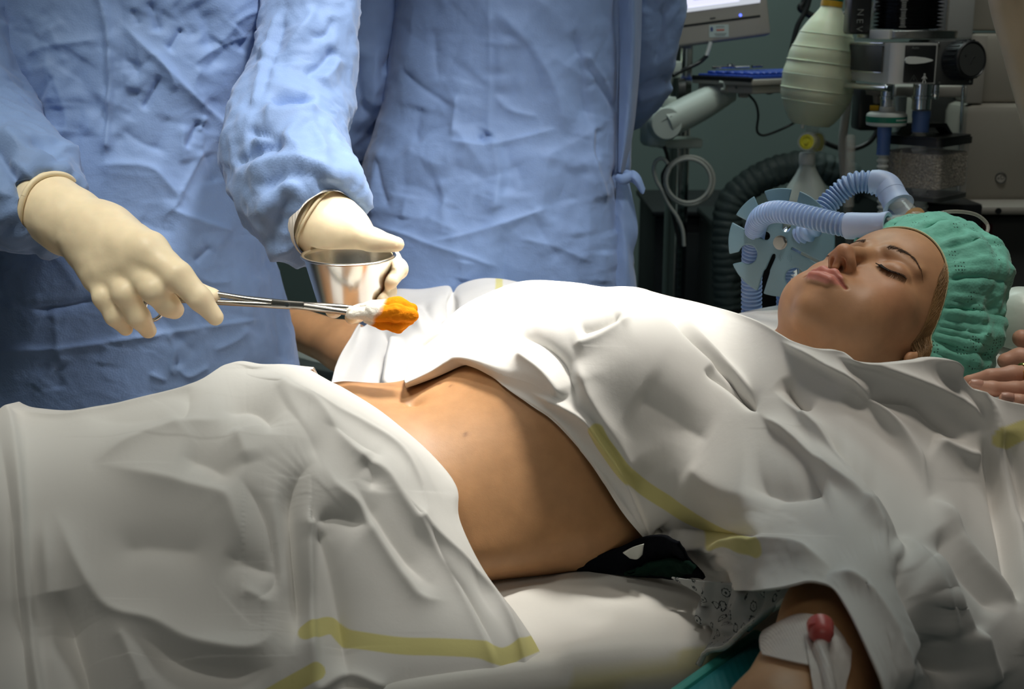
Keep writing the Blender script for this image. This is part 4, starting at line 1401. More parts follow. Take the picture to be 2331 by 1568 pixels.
def wrap(levels, n, m, power=2.3):
    """closed trunk of cloth: levels = (py, left px, right px, depth of the axis, half thickness)"""
    L = np.array(levels, float)
    Lw = at(L[:, 1], L[:, 0], L[:, 3]); Rw = at(L[:, 2], L[:, 0], L[:, 3])
    k = resample(np.c_[np.arange(len(L)), np.arange(len(L))], n)[:, 0]
    up = lambda a: np.stack([catm1(a[:, i], k) for i in range(a.shape[1])], 1)
    Lw = up(Lw); Rw = up(Rw); th = catm1(L[:, 4], k)
    a = np.linspace(0, 2 * np.pi, m, endpoint=False)
    ca = np.sign(np.cos(a)) * np.abs(np.cos(a)) ** (2 / power); sa = np.sign(np.sin(a)) * np.abs(np.sin(a)) ** (2 / power)
    C = (Lw + Rw) / 2; H = (Rw - Lw) / 2
    G = C[:, None] + H[:, None] * ca[None, :, None]
    G = G + np.array([0, 1.0, 0]) * (th[:, None] * sa[None])[..., None]
    return G


def catm1(v, k):
    i = np.clip(k.astype(int), 0, len(v) - 2); f = k - i
    g = lambda j: v[np.clip(j, 0, len(v) - 1)]
    p0, p1, p2, p3 = g(i - 1), g(i), g(i + 1), g(i + 2)
    return .5 * (2 * p1 + (p2 - p0) * f + (2 * p0 - 5 * p1 + 4 * p2 - p3) * f ** 2 + (3 * p1 - p0 - 3 * p2 + p3) * f ** 3)


def cloth_tube(name, G, m, parent, specs, crumps, seed=0.0, label=None, front_only=True, closed=True):
    N = grid_normals(G, closed)
    cen = G.mean(1, keepdims=True)
    if ((G - cen) * N).sum() < 0: N = -N
    Pf = G.reshape(-1, 3); Nf = N.reshape(-1, 3)
    UV = proj(Pf)
    fr = np.clip(((CAM - Pf) * Nf).sum(1) / np.linalg.norm(CAM - Pf, axis=1) * 4 + .6, 0, 1)
    disp = folds(UV, [(q[0], tuple(np.array([q[1], q[1]] if np.isscalar(q[1]) else q[1]) * 1.5)) + tuple(q[2:]) for q in specs], True) * fr
    for kind, sc, am in crumps:
        sc = np.array(sc) if not np.isscalar(sc) else sc
        if kind == 'c': disp += am * .001 * crumple(Pf * sc, 1.0, seed)
        else: disp += am * .001 * gnoise(Pf * sc + seed)
    Pf = Pf + Nf * disp[:, None]
    me = np_mesh(name, Pf, grid_faces(G.shape[0], G.shape[1], closed))
    return link(name, me, m, parent, label=label)


def sleeve(name, path, rad, m, parent, specs, crumps, seed=0.0, n=150, k=120, flat=1.0, label=None):
    """path: (px, py, Y) along the arm"""
    P = A3(path)
    C = catmull(P, 16); r = catmull(np.array(rad, float)[:, None], 16)[:, 0]
    q = resample(np.c_[C, r], n)
    C = q[:, :3]; r = q[:, 3]
    T, N, B = frames(C)
    a = np.linspace(0, 2 * np.pi, k, endpoint=False)
    G = C[:, None] + r[:, None, None] * (np.cos(a)[None, :, None] * N[:, None] + flat * np.sin(a)[None, :, None] * B[:, None])
    return cloth_tube(name, G, m, parent, specs, crumps, seed, label)


def glove(name, parts, lo, hi, h, parent, extra=None, label=None, seed=0, fs=.90):
    def f(P):
        d = None
        for pts, rad, k in parts:
            c = chain(P, pts, [r * (fs if r < .0216 else 1) for r in rad], .005)
            d = c if d is None else sm(d, c, k)
        if extra is not None: d = extra(P, d)
        return d
    V, Fq = nets(f, lo, hi, h)
    V = relax(V, Fq, 2, .45)
    me = np_mesh(name, V, Fq)
    return link(name, me, M['glove'], parent, label=label)


# ---- first person: holds the forceps and the cup
p1 = person_root('gowned_person', (-.52, .48, 0), 'person in a blue gown and latex gloves holding forceps and a steel cup')
g1 = [(-700, -30, 640, .50, .13), (-420, -10, 645, .49, .13), (-200, 0, 640, .48, .13), (0, 0, 635, .47, .135), (130, 0, 612, .465, .14), (250, 15, 575, .46, .145), (380, 10, 560, .455, .15),
      (500, -20, 590, .45, .15), (600, -50, 620, .45, .15), (700, -70, 652, .45, .15), (800, -80, 672, .45, .15), (900, -90, 684, .45, .15), (1100, -110, 700, .45, .155), (1500, -130, 720, .46, .16), (2300, -150, 740, .47, .16)]
g1_specs = [
    ([(226, -20), (245, 57), (252, 176), (248, 250), (245, 330)], (5, 10), 9, 'o'),
    ([(236, 40), (240, 180), (236, 320)], 8, -5),
    ([(245, 23), (364, 138), (448, 226), (512, 290), (535, 370), (563, 471), (596, 580)], (7, 22), 8),
    ([(417, 62), (400, 90), (381, 117)], 7, -7), ([(368, 170), (345, 215), (322, 252)], 7, -8), ([(350, 110), (385, 165), (400, 210)], 6, 4),
    ([(456, 272), (438, 305), (420, 340)], 7, -8), ([(465, 262), (450, 300)], 5, 4),
    ([(215, 377), (280, 372), (344, 380), (380, 415), (404, 452), (385, 480), (358, 508)], (8, 18), 7),
    ([(462, 340), (430, 400), (404, 452)], 7, 5), ([(470, 345), (490, 420)], 16, -5),
    ([(383, 473), (450, 500), (530, 530)], (5, 14), 6), ([(270, 290), (330, 330), (385, 345)], 10, -4), ([(270, 130), (320, 150), (350, 125)], 8, -3),
    ([(75, 702), (135, 697), (218, 682)], 7, -6), ([(0, 797), (150, 790), (330, 764), (565, 728)], (5, 10), 5, 'o'),
    ([(380, 752), (399, 794), (392, 830), (396, 860)], 5, 6), ([(388, 760), (404, 800), (402, 840)], 6, -4),
    ([(480, 560), (460, 580), (440, 600)], 6, -5), ([(480, 800), (540, 770), (560, 740)], 8, 4), ([(415, 660), (440, 690), (470, 760)], 8, -4),
    ([(110, 110), (115, 140), (150, 250), (150, 330)], (10, 22), 6), ([(60, 130), (110, 108), (230, 90)], (14, 10), 6), ([(30, 160), (60, 240), (100, 310)], 22, -8),
    ([(340, 0), (352, 40), (362, 75)], 7, -6), ([(300, 20), (315, 60)], 6, -4), ([(440, 0), (470, 60), (480, 120)], 26, -7), ([(460, 150), (440, 190), (470, 240)], 14, 5),
    ([(520, 60), (560, 30), (610, 20)], 8, 4), ([(590, 60), (560, 80), (540, 120)], 8, -4), ([(430, 150), (510, 100), (580, 75)], 7, 3),
    ([(520, 600), (560, 660), (560, 760), (590, 850)], 30, 6), ([(590, 560), (625, 650), (640, 760), (650, 860)], 22, -8), ([(230, 560), (300, 600), (350, 660)], 20, 5),
    ([(400, 830), (430, 855), (480, 830)], 6, 5), ([(340, 850), (380, 865)], 6, 4), ([(420, 600), (470, 640), (530, 640)], 12, 4),
]
Gn = wrap(g1, 420, 520)
cloth_tube('gown', Gn, M['gown'], p1, g1_specs + creases((-20, -20, 600, 330), 46, 5) + creases((0, 330, 660, 880), 40, 6, 50, 160, (1.5, 4)), [('c', (8, 8, 5), 1.6), ('c', 30, .9), ('n', (4, 4, 2.5), 10)], 4.0)
# her right sleeve and glove (left in the picture)
sleeve('sleeve', [(-130, -120, .42), (-120, 120, .38), (-70, 330, .29), (40, 428, .19), (98, 476, .140), (112, 478, .130)], [.075, .085, .085, .066, .047, .034], M['gown'], p1,
       [([(0, 300), (50, 350), (120, 370), (160, 400)], 12, 9), ([(-20, 330), (30, 400), (70, 470)], 12, -11), ([(0, 420), (40, 480), (60, 560)], 12, 9), ([(20, 370), (60, 400), (85, 440)], 9, 7),
        ([(60, 330), (100, 345), (140, 385)], 9, -8), ([(10, 500), (50, 540), (90, 580)], 14, -9), ([(120, 345), (160, 360), (185, 395)], 8, 7)],
       [('c', 11, 9), ('c', 26, 3.5)], 9.0)
Yh = .05
W = lambda l: A3(l)
glove('glove', [
    (W([(108, 470, .135), (160, 505, .115), (235, 540, .09)]), [.0385, .0375, .0325], .02),
    (W([(235, 540, .09), (335, 575, .045)]), [.0310, .0225], .02), (W([(232, 545, .09), (300, 605, .05)]), [.030, .021], .02),
    (W([(228, 555, .09), (258, 625, .055)]), [.029, .020], .02), (W([(222, 560, .09), (228, 632, .06)]), [.026, .017], .02),
    (W([(285, 575, .065), (250, 610, .065)]), [.024, .022], .02),
    # index
    (W([(335, 572, .045), (405, 628, .022), (455, 680, .016), (490, 722, .016)]), [.0215, .0165, .0135, .0095], .008),
    # middle
    (W([(305, 605, .048), (352, 660, .020), (383, 695, .028), (397, 705, .036)]), [.0195, .0155, .0130, .0110], .006),
    # ring
    (W([(262, 622, .055), (286, 668, .030), (316, 722, .034), (338, 752, .042)]), [.0180, .0142, .0125, .0095], .005),
    # little
    (W([(228, 630, .060), (236, 676, .038), (262, 720, .036), (286, 748, .042)]), [.0160, .0122, .0108, .0085], .005),
    # thumb, from the side of the palm and under the index finger
    (W([(290, 560, .095), (372, 610, .085), (425, 660, .070), (484, 674, .052)]), [.024, .0170, .0140, .0095], .012),
], (-.56, -.05, 1.02), (-.26, .20, 1.26), .0016, p1,
    extra=lambda P, d: d + .0007 * gnoise(P * 75) + .0016 * np.abs(gnoise(P * np.array([30, 30, 30]) + 5)) * np.clip(1 - np.linalg.norm(P - W([(205, 540, .09)])[0], axis=1) / .07, 0, 1) * 2)
cp = W([(112, 474, .132)])[0]; axd = W([(235, 540, .09)])[0] - cp; axd /= np.linalg.norm(axd)
RR = R_axes(z=axd, x=(0, -1, .3))
a_ = np.linspace(0, 2 * np.pi, 49)
ring = cp + (np.stack([np.cos(a_) * .0400, np.sin(a_) * .0400, .002 * np.sin(3 * a_)], 1) @ RR.T)
MB().tube(ring, .0032, 10, 2, False).build('glove_cuff', M['glove'], p1, label='rolled latex glove cuff')

# her left sleeve, cuff and glove
sleeve('sleeve', [(715, -260, .46), (712, -60, .42), (702, 90, .38), (680, 215, .345), (648, 320, .29), (668, 405, .235), (704, 470, .190), (724, 498, .172), (734, 506, .165)],
       [.062, .056, .056, .063, .070, .069, .064, .056, .038], M['gown'], p1,
       [([(612, 236), (660, 226), (715, 230)], (9, 14), -18), ([(600, 262), (650, 268), (720, 262)], 16, 10), ([(640, 20), (610, 140), (575, 260)], (8, 8), 8), ([(652, 30), (625, 140), (592, 240)], 7, -7),
        ([(720, 20), (690, 70), (650, 130)], 10, 8), ([(755, 40), (740, 80), (700, 88)], 8, -8), ([(760, 110), (730, 150), (690, 175)], 9, -8), ([(765, 130), (750, 165), (720, 195)], 9, 9),
        ([(536, 378), (580, 350), (620, 335), (660, 345)], 11, -16), ([(565, 300), (605, 312), (652, 330)], 11, -13), ([(570, 330), (640, 322), (700, 370)], 12, 10),
        ([(560, 400), (640, 375), (720, 385), (790, 420)], 14, 10), ([(600, 440), (660, 405), (740, 400)], 10, -9), ([(590, 500), (640, 430), (690, 420)], 10, 8), ([(610, 560), (640, 480), (668, 440)], 12, -10),
        ([(700, 290), (725, 330), (738, 370)], 9, 8), ([(760, 410), (800, 440), (838, 480)], 9, 8), ([(620, 580), (655, 560), (690, 600)], 9, 8)],
       [('c', 12, 7), ('c', 28, 3)], 15.0)
rb = W([(716, 512, .165), (735, 520, .158)])
sleeve('knit_cuff', [(700, 480, .19), (722, 500, .172), (742, 514, .158)], [.044, .0435, .041], M['rib'], p1, [], [('n', 60, .8)], 2.0, 40, 60, label='white ribbed knit cuff')
CUPC = at(793., 583., .115)                      # centre of the cup's rim
cupR = .0492
UC = np.array([.012, -math.sin(math.radians(2.0)), 1.0]); UC /= np.linalg.norm(UC)
RCUP = R_axes(z=UC, x=(1, 0, 0))


def cupsdf(P):
    q = (P - CUPC) @ RCUP
    r = np.hypot(q[:, 0], q[:, 1]); z = q[:, 2]
    d = np.maximum(np.maximum((r - (.0485 + z * .26)) * .967, z - .0025), -z - .0580)
    lip = np.hypot(r - .0500, z - .001) - .0025
    return np.minimum(d, lip) - .0010


glove('glove', [
    (W([(722, 498, .178), (770, 530, .165)]), [.0405, .0340], .02),
    (W([(770, 530, .170), (835, 565, .175)]), [.0335, .0215], .02), (W([(770, 545, .185), (815, 605, .185)]), [.030, .021], .02), (W([(765, 550, .185), (790, 640, .180)]), [.027, .020], .02),
    (W([(748, 520, .165), (805, 530, .148), (852, 549, .128), (903, 556, .114)]), [.027, .0200, .0150, .0092], .014),
    (W([(835, 568, .178), (885, 590, .170), (905, 612, .140), (888, 640, .105)]), [.0185, .0145, .0125, .0100], .010),
    (W([(818, 605, .182), (868, 640, .165), (880, 662, .130), (868, 682, .100)]), [.0180, .0140, .0120, .0090], .008),
    (W([(795, 640, .180), (815, 690, .165), (812, 712, .135), (800, 722, .115)]), [.0170, .0130, .0115, .0085], .008),
    (W([(775, 635, .180), (765, 690, .165), (760, 704, .140), (754, 708, .120)]), [.0150, .0115, .0100, .0075], .008),
], (-.27, .04, 1.00), (-.06, .27, 1.26), .0016, p1, extra=lambda P, d: sub_(d + .0006 * gnoise(P * 75), cupsdf(P), .001))
cp = W([(728, 501, .176)])[0]; axd = W([(770, 530, .165)])[0] - W([(722, 498, .178)])[0]; axd /= np.linalg.norm(axd)
RR = R_axes(z=axd, x=(0, -1, .3))
for dz in (0.0, .004):
    ring = cp + axd * dz + (np.stack([np.cos(a_) * .0408, np.sin(a_) * .0408, .0015 * np.sin(3 * a_ + dz * 300)], 1) @ RR.T)
    MB().tube(ring, .0019, 8, 2, False).build('glove_cuff', M['glove'], p1, label='rolled latex glove cuff')
under_body(p1, -.52, .48, 1.60, .2, [[(A3([(-110, -100, .42)])[0], .04), (A3([(-75, 320, .29)])[0], .035), (A3([(100, 470, .135)])[0], .025)], [(A3([(700, -240, .46)])[0], .035), (A3([(675, 200, .345)])[0], .03), (A3([(722, 480, .185)])[0], .025)]])

# ---- second person: stands further back with the hands behind
p2 = person_root('gowned_person', (-.02, .92, 0), 'person in a blue gown standing behind with the hands folded at the back')
g2 = [(-900, 860, 1500, .90, .13), (-500, 850, 1500, .89, .13), (-250, 880, 1470, .88, .13), (0, 905, 1440, .88, .14), (120, 893, 1436, .88, .145), (250, 872, 1432, .88, .15), (350, 838, 1428, .87, .16), (440, 812, 1424, .87, .165),
      (520, 803, 1430, .87, .17), (600, 798, 1438, .87, .17), (680, 796, 1445, .87, .17), (900, 790, 1450, .87, .17), (1400, 780, 1460, .88, .18), (2000, 770, 1470, .88, .19)]
g2_specs = [
    ([(1115, -20), (1115, 150), (1114, 300)], (4, 9), 3, 'o'), ([(1118, 13), (1180, 75), (1236, 147), (1275, 240), (1294, 320)], 24, 10),
    ([(1111, 299), (1102, 312), (1090, 318)], 8, -9), ([(1010, 318), (1060, 328), (1115, 328), (1191, 312), (1276, 290)], (5, 14), 6),
    ([(1303, 58), (1322, 150), (1330, 210), (1340, 290)], (9, 14), -8), ([(1325, 134), (1370, 200), (1412, 258)], 9, -7), ([(1330, 120), (1380, 190)], 9, 5),
    ([(1343, 277), (1347, 357), (1360, 410), (1376, 468)], 8, 7), ([(1355, 290), (1358, 370)], 6, -5), ([(965, 552), (1050, 535), (1124, 513), (1258, 469)], (6, 15), 7),
    ([(852, 510), (920, 530), (972, 551), (1060, 580), (1148, 614)], (6, 14), 6), ([(914, 156), (960, 200), (1032, 247)], 9, -6), ([(1040, 212), (1036, 260), (1030, 314)], 6, 5),
    ([(1115, 303), (1130, 350), (1137, 402), (1130, 450), (1118, 495)], (9, 16), 8), ([(1140, 310), (1160, 380), (1150, 450)], 20, -7), ([(865, 357), (872, 420), (888, 476)], 6, -5),
    ([(1125, 215), (1160, 250), (1230, 268)], 8, 4), ([(1410, -10), (1412, 200), (1409, 400)], (3, 14), -12, 'o'), ([(1425, -10), (1424, 200), (1420, 390)], (8, 10), 8, 'o'),
    ([(1408, 402), (1415, 500), (1412, 600), (1405, 700)], (8, 12), -8, 'o'), ([(1250, 330), (1240, 420), (1225, 520)], 26, 6), ([(1330, 380), (1335, 480), (1330, 600)], 18, 5),
    ([(960, 240), (945, 300), (960, 330)], 20, -7), ([(920, 330), (980, 370), (1040, 375)], 22, 6), ([(900, 420), (960, 430), (1010, 470)], 22, -6), ([(880, 330), (860, 400), (850, 500)], 16, 7),
    ([(930, 440), (920, 500)], 16, 5), ([(1000, 400), (1010, 470), (1010, 540)], 18, 6), ([(985, 60), (990, 130), (1000, 190)], 14, -5), ([(1170, 540), (1260, 560), (1350, 600)], 12, 4), ([(1060, 590), (1050, 640)], 10, 5),
]
Gn = wrap(g2, 420, 480)
cloth_tube('gown', Gn, M['gown'], p2, g2_specs + creases((830, -20, 1420, 640), 64, 8, 60, 230, (1.5, 4.5), (10, 30)), [('c', (7, 7, 4), 1.6), ('c', 26, .9), ('n', (4, 4, 2.0), 10)], 30.0)
sleeve('sleeve', [(850, -300, .90), (845, -100, .90), (840, 40, .89), (815, 180, .89), (800, 270, .91), (835, 345, .97), (900, 400, 1.03)], [.075, .062, .054, .058, .052, .044, .040], M['gown'], p2,
       [([(775, 80), (780, 170), (790, 260)], 12, 9), ([(812, 110), (815, 180), (830, 270)], 9, -13), ([(850, 100), (850, 180), (840, 250)], 14, 10), ([(905, 90), (885, 135), (860, 165)], 8, -9), ([(862, 165), (895, 165)], 7, 8),
        ([(770, 280), (800, 330), (820, 370)], 9, 8)],
       [('c', 11, 6), ('c', 26, 2)], 44.0)
sleeve('sleeve', [(1500, -300, .92), (1500, -100, .91), (1495, 40, .91), (1474, 145, .92), (1448, 215, .96), (1400, 255, 1.02), (1330, 280, 1.04)], [.075, .052, .042, .041, .042, .038, .036], M['gown'], p2,
       [([(1450, 200), (1490, 185), (1530, 168)], (9, 7), -12), ([(1445, 220), (1490, 210), (1530, 190)], 10, 8), ([(1470, 0), (1465, 80), (1450, 180)], 9, 8), ([(1510, 0), (1505, 80), (1490, 150)], 8, -7)],
       [('c', 12, 5), ('c', 26, 2)], 51.0)
# side flap of the gown with its tie
cols = [[(1408, -60, .80), (1410, 120, .80), (1408, 280, .79), (1406, 392, .785)], [(1440, -60, .79), (1440, 120, .785), (1430, 280, .78), (1412, 394, .78)],
        [(1462, -60, .83), (1458, 120, .83), (1444, 280, .82), (1420, 398, .80)]]
K = np.array([resample(catmull(c, 8), 30) for c in cols]); g = upsample(K, 40, 120)
P = at(g[..., 0], g[..., 1], g[..., 2]).reshape(-1, 3)
P[:, 1] -= .006 * crumple(P * np.array([14, 14, 4]), 1.0, 8)
me = np_mesh('side_flap', P, grid_faces(40, 120)); fl = link('side_flap', me, M['gown'], p2)
fl.modifiers.new('thickness', 'SOLIDIFY').thickness = .001
cols = [[(1406, 400, .785), (1398, 500, .78), (1400, 600, .775), (1402, 680, .77)], [(1424, 402, .79), (1420, 480, .775), (1426, 590, .77), (1428, 680, .77)],
        [(1430, 404, .80), (1452, 520, .79), (1440, 590, .79), (1450, 690, .79)]]
K = np.array([resample(catmull(c, 8), 30) for c in cols]); g = upsample(K, 40, 120)
P = at(g[..., 0], g[..., 1], g[..., 2]).reshape(-1, 3)
P[:, 1] -= .006 * crumple(P * np.array([14, 14, 5]), 1.0, 18)
me = np_mesh('side_flap', P, grid_faces(40, 120)); fl = link('side_flap', me, M['gown'], p2)
fl.modifiers.new('thickness', 'SOLIDIFY').thickness = .001
MB().tube(A3([(1404, 402, .768), (1418, 408, .762), (1432, 400, .765), (1424, 392, .772)]), [.005, .009, .008, .005], 10, 5).build('tie_knot', M['gown'], p2)
cols = [[(1424, 398, .77), (1440, 388, .765), (1456, 400, .76), (1468, 430, .76)], [(1426, 408, .765), (1440, 404, .755), (1452, 416, .752), (1464, 441, .755)], [(1428, 414, .77), (1438, 414, .765), (1448, 422, .76), (1458, 436, .758)]]
K = np.array([resample(catmull(c, 8), 16) for c in cols]); g = upsample(K, 20, 40)
P = at(g[..., 0], g[..., 1], g[..., 2]).reshape(-1, 3)
me = np_mesh('tie_end', P, grid_faces(20, 40)); fl = link('tie_end', me, M['gown'], p2)
fl.modifiers.new('thickness', 'SOLIDIFY').thickness = .001
under_body(p2, -.03, .90, 1.62, .2, [[(A3([(848, -280, .90)])[0], .03), (A3([(805, 240, .90)])[0], .028), (A3([(900, 400, 1.03)])[0], .022)], [(A3([(1495, -280, .92)])[0], .03), (A3([(1470, 230, .96)])[0], .026), (A3([(1340, 330, 1.04)])[0], .022)]])

# ------------------------------------------------------------------ steel cup
cup = empty('steel_cup', tuple(CUPC - np.array([0, 0, .058])), 'small polished steel cup held in the gloved left hand', 'cup')
prof = [(.0, -.0575), (.030, -.0575), (.0335, -.0555), (.0345, -.052), (.0478, -.002), (.0482, -.0008), (.0512, -.0002), (.0520, .0010), (.0512, .0022), (.0482, .0022), (.0472, .0010), (.0468, -.002), (.0337, -.0515), (.0320, -.0535), (.0, -.0545)]
MB().lathe(prof, CUPC, RCUP, 96).build('cup_wall', M['steel'], cup, angle=60)

# ------------------------------------------------------------------ forceps and gauze
fc = empty('forceps', tuple(A3([(650, 690, .055)])[0]), 'long steel sponge forceps held in the gloved right hand', 'forceps')
up1 = A3([(318, 690, .066), (345, 672, .062), (400, 656, .058), (480, 667, .052), (560, 680, .048), (640, 690, .046), (700, 698, .046), (770, 708, .048), (830, 716, .050)])
lw1 = A3([(330, 684, .062), (352, 690, .060), (420, 684, .055), (500, 688, .049), (580, 692, .046), (650, 695, .0465), (700, 696, .0485), (760, 698, .052), (815, 702, .056)])
MB().tube(up1, [.0022, .0026, .0030, .0031, .0033, .0040, .0040, .0034, .0026], 12, 6).build('shank', M['steel_dark'], fc)
MB().tube(lw1, [.0022, .0026, .0029, .0031, .0033, .0040, .0040, .0034, .0026], 12, 6).build('shank', M['steel_dark'], fc)
jx = A3([(655, 692, .0435)])[0]
Rj = R_axes(z=(0, -1, .2), x=(1, 0, -.06))
MB().box(jx, (.034, .0072, .005), Rj, .0015).build('box_joint', M['steel_dark'], fc)
MB().lathe([(.0, -.002), (.0022, -.002), (.0022, .0012), (.0, .0016)], jx + np.array([0, -.003, 0]), Rj, 20).build('screw', M['chrome'], fc)
for (px, py, Y, rx, ry) in ((343, 702, .058, .0125, .0125), (306, 690, .066, .0115, .0125)):
    c = A3([(px, py, Y)])[0]
    a = np.linspace(0, 2 * np.pi, 41)
    R2 = R_axes(z=(.2, -1, .3), x=(1, .2, 0))
    MB().tube(c + np.stack([np.cos(a) * rx, np.sin(a) * ry, 0 * a], 1) @ R2.T, .0021, 10, 2, False).build('finger_ring', M['chrome'], fc)
# jaws: two slim ovals closing on the swab
for pts in ([(815, 702, .052), (850, 700, .050), (880, 706, .050)], [(815, 714, .046), (845, 719, .044), (860, 722, .046)]):
    MB().tube(A3(pts), [.0026, .0030, .0020], 10, 4).build('jaw', M['steel_dark'], fc)

GA = A3([(800, 712, .05), (850, 706, .048), (905, 700, .046), (935, 706, .046)])
GB = A3([(805, 716, .044), (850, 712, .036), (900, 712, .032), (938, 718, .036)])
GC = A3([(835, 726, .05), (870, 735, .044), (905, 738, .040), (930, 728, .042)])


def gz(P):
    d = chain(P, [GA[0], GA[1], GA[2], GA[3]], [.0070, .0100, .0108, .0075], .006)
    d = sm(d, chain(P, [GB[0], GB[1], GB[2], GB[3]], [.0060, .0080, .0090, .0075], .004), .0012)
    d = sm(d, chain(P, [GC[0], GC[1], GC[2], GC[3]], [.0050, .0070, .0085, .0065], .004), .0012)
    q = P * np.array([34, 95, 95])
    return d + .0028 * (.25 - np.abs(gnoise(q))) + .0012 * gnoise(P * 60 + 9) + .0008 * gnoise(P * 190)


gl = GB.min(0) - .03; gh = GB.max(0) + .03
V, Fq = nets(gz, gl, gh, .0009)
me = np_mesh('gauze_swab', V, Fq)
uv = proj(V)
dye = np.clip(((uv[:, 0] - (868 - .5 * (uv[:, 1] - 700)) + 10 * gnoise(V * 90)) / 10 + .5), 0, 1) ** .8
dye = np.clip(dye + np.clip((uv[:, 1] - 735) / 10, 0, 1) * np.clip((uv[:, 0] - 845) / 20, 0, 1), 0, 1)
dk = .5 + .5 * gnoise(V * 55 + 3)
T = np.array([.80, .76, .68])[None] * (1 - dye[:, None]) + (np.array([.86, .27, .008])[None] * (.78 + .22 * dk[:, None])) * dye[:, None]
vcol(me, 'tone', T)
tag(link('gauze_swab', me, M['gauze']), 'folded gauze swab soaked orange, clamped in the forceps', 'swab')

# ------------------------------------------------------------------ the hand at the head end
p3 = person_root('person_at_head', tuple(A3([(2600, 900, .02)])[0]), 'person outside the frame, hand with a gold ring resting by the cap')
HG = [
    (W([(2205, 868, -.03), (2255, 858, -.036), (2305, 852, -.034), (2380, 850, -.02)]), [.0064, .0078, .0086, .0096], .004),   # first visible finger
    (W([(2216, 878, -.062), (2258, 885, -.068), (2310, 888, -.065), (2380, 880, -.045)]), [.0060, .0072, .0082, .0094], .004),
    (W([(2288, 907, -.085), (2320, 915, -.09), (2380, 912, -.07)]), [.0060, .0070, .0082], .004),
    (W([(2290, 822, .03), (2320, 815, .03), (2390, 825, .02)]), [.0088, .0104, .0125], .004),
    (W([(2325, 770, .06), (2360, 790, .06), (2430, 830, .04)]), [.0095, .0115, .0140], .004),
    (W([(2380, 850, -.02), (2450, 862, -.01), (2560, 880, .03)]), [.0125, .022, .030], .01),
    (W([(2380, 880, -.045), (2450, 880, -.02), (2560, 890, .03)]), [.0125, .022, .030], .01),
    (W([(2380, 912, -.07), (2450, 900, -.03), (2560, 890, .03)]), [.011, .020, .030], .01),
    (W([(2390, 825, .02), (2460, 850, .02), (2560, 880, .03)]), [.015, .022, .030], .01),
    (W([(2430, 830, .04), (2480, 855, .04), (2560, 880, .03)]), [.015, .020, .028], .01),
    (W([(2560, 885, .03), (2750, 860, .15), (2960, 760, .35)]), [.030, .038, .042], .01)]


def hand3(P):
    d = None
    for pts, rad, k in HG:
        c = chain(P, pts, rad, .004)
        d = c if d is None else sm(d, c, .0035)
    return d + .0004 * gnoise(P * 120)


lo = np.min([g[0].min(0) for g in HG], 0) - .06; hi = np.max([g[0].max(0) for g in HG], 0) + .06
V, Fq = nets(hand3, lo, hi, .0019)
V = relax(V, Fq, 2, .4)
me = np_mesh('hand', V, Fq)
vcol(me, 'tone', np.tile([.56, .31, .22], (len(V), 1)))
link('hand', me, M['skin'], p3)
for (px, py, Y, dx) in ((2221, 876, -.064, 1), (2291, 906, -.090, 1)):
    c = A3([(px, py, Y)])[0]
    ax = np.array([1, -.15, -.1]); ax /= np.linalg.norm(ax)
    R2 = R_axes(x=ax, z=(-.05, -.75, .65))
    P = []
    for u in np.linspace(-1, 1, 13):
        for v in np.linspace(-1, 1, 9):
            P.append((u * .0058, v * .0040 * math.sqrt(max(0.06, 1 - .55 * (min(u, 0)) ** 2)), .0058 - .0020 * v * v - .0010 * u * u))
    P = np.array(P) @ R2.T + c
    me = np_mesh('fingernail', P, grid_faces(13, 9)); o = link('fingernail', me, M['nail'], p3)
    o.modifiers.new('thickness', 'SOLIDIFY').thickness = .0006
c = A3([(2327, 853, -.028)])[0]; R2 = R_axes(z=(1, .1, 0), x=(0, -1, .3))
a = np.linspace(0, 2 * np.pi, 37)
rg = MB()
rg.tube(c + np.stack([np.cos(a) * .0106, np.sin(a) * .0106, 0 * a], 1) @ R2.T, .0016, 8, 2, False)
rg.box(c + R2 @ np.array([.0115, 0, 0]), (.003, .0085, .010), R2, .0008)
ro = rg.build('ring', M['gold'], p3, label='gold signet ring')

# ------------------------------------------------------------------ breathing circuit and its holder
P1 = lambda px, py, Y: A3([(px, py, Y)])[0]
YD = .30
dc = P1(1777, 552, YD)
dn = np.array([-.46, -.87, .12]); dn /= np.linalg.norm(dn)
RD = R_axes(z=dn, y=(0, 0, 1.0))
S_ = 1 / 1824.0


def dxy(cx, cy):
    """crop coordinates of the disc face to metres in its plane"""
    return np.array([((cx - 768) / 5.6) / .88 * S_, -((cy - 740) / 5.6) * S_])


def seg2(q, a, b, r):
    a = dxy(*a); b = dxy(*b); r = r / 5.6 * S_ * 1.05
    ba = b - a
    h = np.clip(((q - a) @ ba) / (ba @ ba + 1e-12), 0, 1)
    return np.linalg.norm(q - a - h[:, None] * ba, axis=1) - r


def disc_sdf(P):
    q = P[:, :2]
    d = np.linalg.norm(q, axis=1) - .0665
    for a, b, r in (((600, 672), (230, 490), 48), ((600, 410), (430, 40), 66), ((818, 550), (895, 20), 50), ((1035, 600), (1290, 420), 92), ((910, 805), (1420, 1045), 15),
                    ((960, 1160), (961, 1161), 115), ((706, 915), (640, 1130), 26), ((640, 1130), (570, 1480), 38), ((410, 920), (411, 921), 114), ((410, 930), (215, 1000), 62)):
        d = sub_(d, seg2(q, a, b, r), .0016)
    w_ = np.abs(P[:, 2]) - .0016
    return np.linalg.norm(np.maximum(np.stack([d, w_], 1) + .0010, 0), axis=1) + np.minimum(np.maximum(d, w_) + .0010, 0) - .0010


